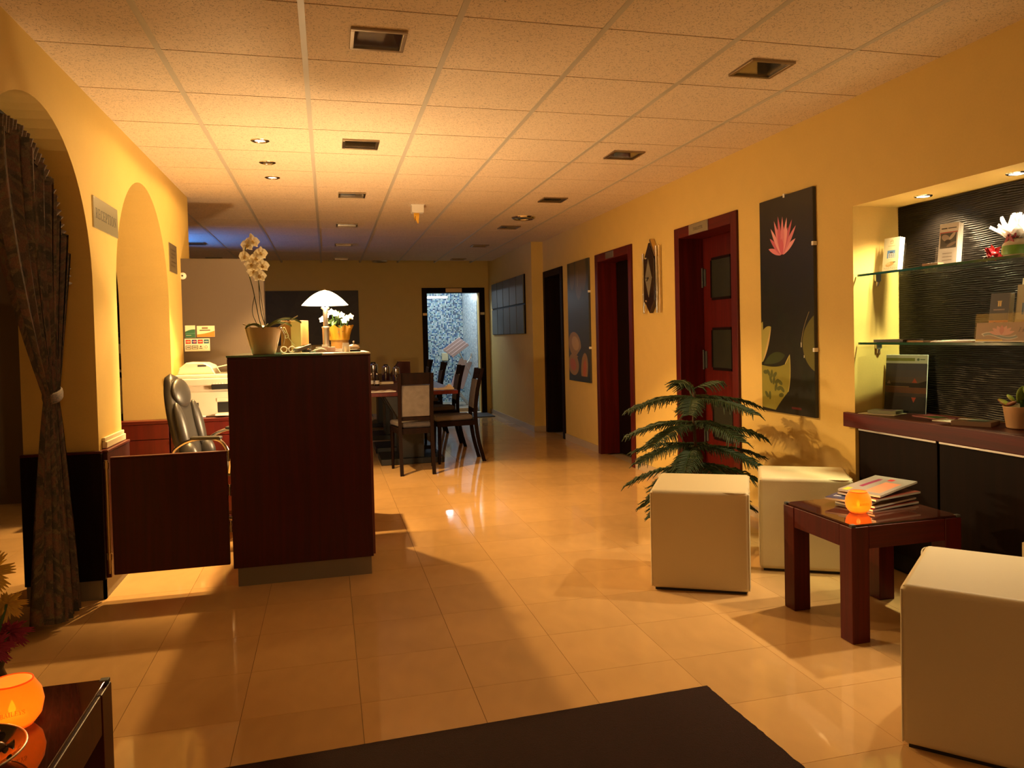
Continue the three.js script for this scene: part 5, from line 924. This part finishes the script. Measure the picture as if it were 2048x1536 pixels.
{ // magazines
  const prints = [['#948c88', '#8a2458', '#b8a440', 'a'], ['#7a3424', '#b8a890', '#382018', 'x'], ['#1c2c5c', '#e8e8f0', '#c03030', 'x'], ['#7a5a3c', '#d0b890', '#402c1c', 'x'], ['#8c3a2c', '#e0c8a8', '#30201c', 'x']];
  const labels = ['bent white magazine with pink title on top of the pile', 'red brown magazine second in the pile on the coffee table', 'navy magazine sticking out of the pile beside the candle', 'tan magazine near the bottom of the pile', 'dark red magazine at the bottom of the pile'];
  for (let k = 4; k >= 0; k--) {
    const lvl = 4 - k, P = prints[k]; const turn = [0.42, 0.3, 0.62, 0.36, 0.28][k], dx = [0.03, 0.02, -0.05, 0.0, 0.0][k], dz = [-0.02, 0.0, -0.03, 0.0, 0.01][k];
    const o = thing('magazine', labels[k], 'magazine', [2.365 + dx, 0.4838 + lvl * 0.0135, -3.01 + dz], turn - 0.1, 'magazines on the coffee table');
    const tex = std(0xffffff, 0.3, { map: canvasTex(256, 192, (c, W, H) => { c.fillStyle = P[0]; c.fillRect(0, 0, W, H); c.fillStyle = P[1]; c.font = 'bold 40px serif'; if (k === 0) { c.save(); c.translate(60, 40); c.rotate(0.05); c.fillRect(20, 0, 130, 20); c.restore(); c.fillStyle = '#d8c440'; c.fillRect(6, 14, 40, 26); c.fillStyle = '#d88a6a'; c.fillRect(30, 100, 150, 70); c.fillStyle = '#c03038'; c.fillRect(200, 90, 30, 24); } else { if (k === 2) { c.fillText('V', 40, 46); c.fillRect(84, 20, 12, 26); } c.fillStyle = P[2]; c.beginPath(); c.ellipse(150, 110, 70, 44, 0.3, 0, 7); c.fill(); c.fillStyle = P[1]; c.fillRect(20, 150, 120, 14); } }) });
    const W = 0.285, D = 0.21, curl = k === 0 ? 0.032 : 0.006; const f = (u, v, t) => { const b = curl * (Math.pow(u, 2) * 0.9 + 0.25 * Math.sin(u * PI)); return [(u - 0.5) * W, t + b, (v - 0.5) * D]; };
    part('pages', [grid(12, 1, (u, v) => f(u, 1 - v, 0.0078)), grid(12, 1, (u, v) => f(u, v, 0.0)), grid(12, 1, (u, v) => f(u, 1, v * 0.0078)), grid(12, 1, (u, v) => f(1 - u, 0, v * 0.0078)), grid(1, 1, (u, v) => f(1, 1 - u, v * 0.0078)), grid(1, 1, (u, v) => f(0, u, v * 0.0078))], M.paper, o);
    part('cover', grid(12, 1, (u, v) => f(u, 1 - v, 0.0084)), tex, o);
  }
}
{ // rug
  const o = thing('door_rug', 'dark maroon pile rug in the lobby foreground', 'rug', [0.35, 0, -1.2], 0.035);
  const pts = []; const X0 = -0.72, X1 = 0.965, Zf = -1.285, Zn = 1.6; const N = 140;
  pts.push([X0, -Zn], [X0, -Zf]); for (let k = 1; k < 90; k++) pts.push([X0 + (X1 - X0) * k / 90, -Zf + 0.0012 * (hash(k, 3) - 0.5)]); pts.push([X1, -Zf]);
  for (let k = 1; k < N; k++) pts.push([X1 + 0.005 * (hash(k, 9) - 0.5), -Zf + (-Zn + Zf) * k / N]); pts.push([X1, -Zn]);
  const g = ext(shapeOf(pts.reverse()), 0.011, 0.002); g.rotateX(-PI / 2); g.translate(0, 0.003, 0); part('pile', triUV(g), carpet, o);
  part('backing', bx(X0 + 0.01, X1 - 0.01, 0.0005, 0.003, Zf + 0.01, Zn - 0.01), M.black, o);
}
console.log('lounge');

// ---------------------------------------------------------------- Norfolk pine behind the pouffes
{
  const o = thing('norfolk_pine', 'potted dark green Norfolk pine behind the pouffes', 'plant', [2.22, 0, -4.52]);
  part('pot', lathe([[0, 0], [0.10, 0], [0.11, 0.01], [0.135, 0.2], [0.14, 0.21], [0.128, 0.21], [0.122, 0.18], [0, 0.18]], 32), M.darkGrey, o);
  part('soil', cyl(0.122, 0.122, 0.006, 0, 0.18, 0, 24), M.soil, o);
  part('trunk', tube([[0, 0.18, 0], [0.01, 0.45, 0.005], [0.0, 0.7, 0], [0.005, 0.90, 0]], 0.011, 20, 8), M.bark, o);
  const branch = (y, ang, L, rise, droop) => {
    const list = []; const C = Math.cos(ang), S = Math.sin(ang);
    const P = t => { const r = L * t; return [r * C, y + rise * Math.sin(t * PI * 0.6) - droop * t * t, r * S]; };
    const pts = []; for (let k = 0; k <= 8; k++) pts.push(P(k / 8)); list.push(tube(pts, 0.0045, 16, 5));
    const n = Math.round(L / 0.0145);
    for (let k = 2; k <= n; k++) for (const sd of [-1, 1]) {
      const t = k / n, p = P(t), tl = (0.10 * Math.sin(Math.min(1, 0.25 + t) * PI * 0.62) + 0.02) * rr(0.8, 1.15) * (t > 0.85 ? 0.7 : 1);
      const f = 0.62, dx = C * f - S * sd * 0.75, dz = S * f + C * sd * 0.75, dd = rr(0.25, 0.7);
      const a = p, m = [p[0] + dx * tl * 0.55, p[1] - dd * tl * 0.2 + 0.004, p[2] + dz * tl * 0.55], e = [p[0] + dx * tl * 0.95, p[1] - dd * tl * 0.75, p[2] + dz * tl * 0.95];
      list.push(rod(a, m, 0.0035, 5, 0.0055), rod(m, e, 0.0055, 5, 0.0012));
      for (let q = 0; q < 6; q++) { const s = 0.2 + q * 0.14, b = s < 0.55 ? [0, 1, 2].map(i => a[i] + (m[i] - a[i]) * s / 0.55) : [0, 1, 2].map(i => m[i] + (e[i] - m[i]) * (s - 0.55) / 0.45); const w = 0.011; list.push(rod(b, [b[0] + dx * 0.012 + rr(-w, w), b[1] + rr(-w, w), b[2] + dz * 0.012 + rr(-w, w)], 0.0014, 3, 0.0003)); }
    }
    part('branch', list, M.pine, o);
  };
  const whorls = [[0.855, 6, 0.43, 0.02, 0.085, 0.12], [0.70, 6, 0.43, 0.02, 0.10, 0.35], [0.56, 6, 0.43, 0.015, 0.10, 0.0], [0.44, 6, 0.42, 0.0, 0.14, 0.5], [0.31, 5, 0.36, 0.0, 0.16, 0.2]];
  for (const [y, n, L, rise, droop, off] of whorls) for (let k = 0; k < n; k++) { const a = off + k * 2 * PI / n + rr(-0.15, 0.15); const x = 2.22 + L * Math.cos(a), z = -4.52 + L * Math.sin(a); let l = L * rr(0.92, 1.08); if (x > 2.72) l *= (2.74 - 2.22) / (x - 2.22) * 0.93; branch(y + rr(-0.012, 0.012), a, l, rise, droop); }
  branch(0.915, 0.4, 0.16, 0.05, 0.0); branch(0.915, 2.6, 0.16, 0.05, 0.0); branch(0.915, 4.6, 0.16, 0.05, 0.0);
  branch(0.36, 2.75, 0.36, 0.0, 0.20);
}
console.log('pine');

// ---------------------------------------------------------------- BREAKFAST AREA
const chairParts = (o) => {
  const dk = M.wenge;
  // rear posts: curved leg and back stile in one sweep
  const prof = [[-0.058, 0], [-0.004, 0.22], [0.02, 0.42], [0.02, 0.55], [-0.014, 0.78], [-0.06, 0.955]];
  for (const s of [-1, 1]) {
    const g = grid(3, 1, () => [0, 0, 0]); const L = []; const wd = 0.016;
    const sm = new THREE.CatmullRomCurve3(prof.map(p => new V3(0, p[1], p[0])), false, 'centripetal').getPoints(18);
    const out = []; const th = 0.018; sm.forEach(p => out.push([p.z + 0 - th, p.y])); [...sm].reverse().forEach(p => out.push([p.z + th, p.y]));
    const e = ext(shapeOf(out), wd * 2); e.rotateY(-PI / 2); e.translate(s * 0.150 + wd, 0, 0);   // outline (z,y) -> world z,y
    part('back_leg', triUV(e), dk, o);
  }
  for (const s of [-1, 1]) part('front_leg', rod([s * 0.195, 0, 0.41], [s * 0.195, 0.42, 0.40], 0.013, 4, 0.022).translate(0, 0, 0), dk, o);
  part('seat_frame', triUV(ext(shapeOf([[-0.165, 0.02], [0.165, 0.02], [0.215, 0.425], [-0.215, 0.425]]), 0.05).rotateX(PI / 2).translate(0, 0.43, 0)), dk, o);
  const cu = ext(shapeOf([[-0.14, 0.055], [0.14, 0.055], [0.21, 0.425], [0.18, 0.445], [-0.18, 0.445], [-0.21, 0.425]]), 0.026, 0.012); cu.rotateX(PI / 2); cu.translate(0, 0.472, 0);
  part('seat_cushion', triUV(cu), greyFabric, o);
  const lean = -0.235; const panel = bx(-0.133, 0.133, 0.0, 0.30, -0.016, 0.016, 0.008); panel.rotateX(-0.14); panel.translate(0, 0.545, 0.028 - 0.0); part('back_panel', panel, greyFabric, o);
  const rail = bx(-0.134, 0.134, 0, 0.108, -0.014, 0.014, 0.004); rail.rotateX(-0.17); rail.translate(0, 0.85, -0.024 + 0.0 - 0.0); part('top_rail', rail, dk, o);
  const low = bx(-0.134, 0.134, 0, 0.035, -0.012, 0.012, 0.003); low.translate(0, 0.505, 0.03); part('lower_rail', low, dk, o);
};
{
  // local origin at the back legs' foot line; front faces +z
  const c1 = thing('dining_chair', 'dark dining chair with grey back panel turned away at the table end', 'chair', [0.785, 0, -7.42], PI); chairParts(c1);
  const labels = ['dark dining chair drawn up to the long side of the first table', 'dark dining chair next along the table, before the shower room doorway', 'dark dining chair at the second table, third along the row', 'dark dining chair closest to the end wall'];
  [-8.1, -9.25, -10.65, -12.1].forEach((z, k) => copyOf(c1, 'dining_chair', labels[k], [1.47, 0, z], -PI / 2, 'dining chairs in the breakfast area'));
  c1.userData.group = 'dining chairs in the breakfast area';
  copyOf(c1, 'dining_chair', 'dark dining chair across the table behind the reception counter', [0.0, 0, -8.5], PI / 2);
}
function diningTable(label, x0, x1, z0, z1) {
  const o = thing('dining_table', label, 'table', [(x0 + x1) / 2, 0, (z0 + z1) / 2]); const w = (x1 - x0) / 2, d = Math.abs(z1 - z0) / 2;
  part('table_top', bx(-w, w, 0.712, 0.75, -d, d, 0.004), M.doorWood, o);
  const s = ext(shapeOf([[-0.27, 0.71], [0.27, 0.71], [0.12, 0.44], [0.12, 0.06], [-0.12, 0.06], [-0.12, 0.44]]), 0.5, 0.003);
  for (const q of [-1, 1]) { const g = s.clone(); g.translate(0, 0, q * (d - 0.48) - 0.25); const p = part('pedestal', triUV(g), M.black, o); part('foot_plate', bx(-0.32, 0.32, 0, 0.06, q * (d - 0.48) - 0.3, q * (d - 0.48) + 0.3, 0.006), M.black, p); }
}
diningTable('first dark breakfast table set with white napkins', 0.36, 1.26, -9.72, -7.86);
diningTable('second dark breakfast table with the steel thermos jugs', 0.36, 1.26, -12.4, -9.95);
{
  const jugs = [[0.57, -10.5, 0.235, 0.058, 'tall'], [0.72, -10.35, 0.205, 0.052, 'middle'], [0.83, -10.1, 0.19, 0.045, 'small']];
  for (const [x, z, h, r, n] of jugs) { const o = thing('thermos_jug', n + ' steel thermos jug on the second breakfast table', 'jug', [x, 0.7505, z], 0, 'thermos jugs'); part('body', lathe([[0, 0], [r, 0], [r, h * 0.82], [r * 0.8, h * 0.9], [r * 0.55, h * 0.92], [0, h * 0.92]], 28), M.chrome, o); part('lid', lathe([[r * 0.56, h * 0.92], [r * 0.5, h], [0, h]], 24), M.black, o); part('handle', tube([[0, h * 0.75, -r], [0, h * 0.78, -r - 0.035], [0, h * 0.3, -r - 0.035], [0, h * 0.25, -r]], 0.007, 20, 6), M.black, o); part('spout', rod([0, h * 0.84, r * 0.8], [0, h * 0.93, r * 1.15], 0.012, 8), M.chrome, o); }
  const bt = (x, z, lab, c) => { const o = thing('condiment_bottle', lab, 'bottle', [x, 0.7505, z]); part('glass_body', lathe([[0, 0], [0.024, 0], [0.026, 0.01], [0.025, 0.08], [0.011, 0.11], [0.010, 0.125], [0, 0.125]], 20), std(lin(...c), 0.12), o); part('cap', cyl(0.012, 0.011, 0.018, 0, 0.125, 0, 14), M.chrome, o); part('paper_label', lathe([[0.0263, 0.02], [0.0263, 0.06]], 20), M.paper, o); };
  bt(0.475, -9.2, 'small oil bottle with white label on the first table', [0.12, 0.06, 0.02]); bt(0.535, -9.15, 'small dark vinegar bottle on the first table', [0.03, 0.015, 0.01]);
  const tr = thing('condiment_tray', 'narrow pale tray beside the condiment bottles', 'tray', [0.62, 0.7505, -9.45]); part('tray_floor', bx(-0.12, 0.12, 0, 0.008, -0.05, 0.05, 0.003), M.cream, tr); part('tray_rim', [bx(-0.12, 0.12, 0.008, 0.024, 0.046, 0.05), bx(-0.12, 0.12, 0.008, 0.024, -0.05, -0.046)], M.cream, tr);
  const nap = (x, z, w, d, lab, turn, peak) => { const o = thing('table_napkin', lab, 'napkin', [x, 0.7505, z], turn); part('cloth', grid(24, 10, (u, v) => [(u - 0.5) * w, 0.004 + 0.006 * Math.abs(Math.sin(u * 9 + v * 2)) + peak * Math.exp(-60 * ((u - 0.8) ** 2)) * (0.5 + 0.5 * v), (v - 0.5) * d]), std(lin(0.78, 0.72, 0.64), 0.9, { side: THREE.DoubleSide }), o); part('hem', grid(24, 1, (u, v) => [(u - 0.5) * w, 0.002 + v * (0.004 + 0.006 * Math.abs(Math.sin(u * 9 + 2)) + peak * Math.exp(-60 * ((u - 0.8) ** 2))), d / 2]), std(lin(0.78, 0.72, 0.64), 0.9, { side: THREE.DoubleSide }), o); };
  nap(0.51, -8.02, 0.26, 0.24, 'white napkin at the table corner by the counter', 0.05, 0.006); nap(1.13, -8.08, 0.22, 0.24, 'white napkin with a raised fold at the far table corner', -0.05, 0.05);
  const mh = thing('menu_stand', 'dark red wedge shaped menu stand on the second table', 'stand', [1.0, 0.7505, -11.6], 0.1); part('wedge', triUV(ext(shapeOf([[-0.15, 0], [0.14, 0], [0.14, 0.2], [-0.02, 0.21]]), 0.12, 0.004)), std(lin(0.10, 0.018, 0.012), 0.5), mh); part('top_edge', bx(-0.03, 0.145, 0.205, 0.212, 0, 0.12), M.brass, mh);
}
console.log('breakfast');
renderer.render(scene, camera);
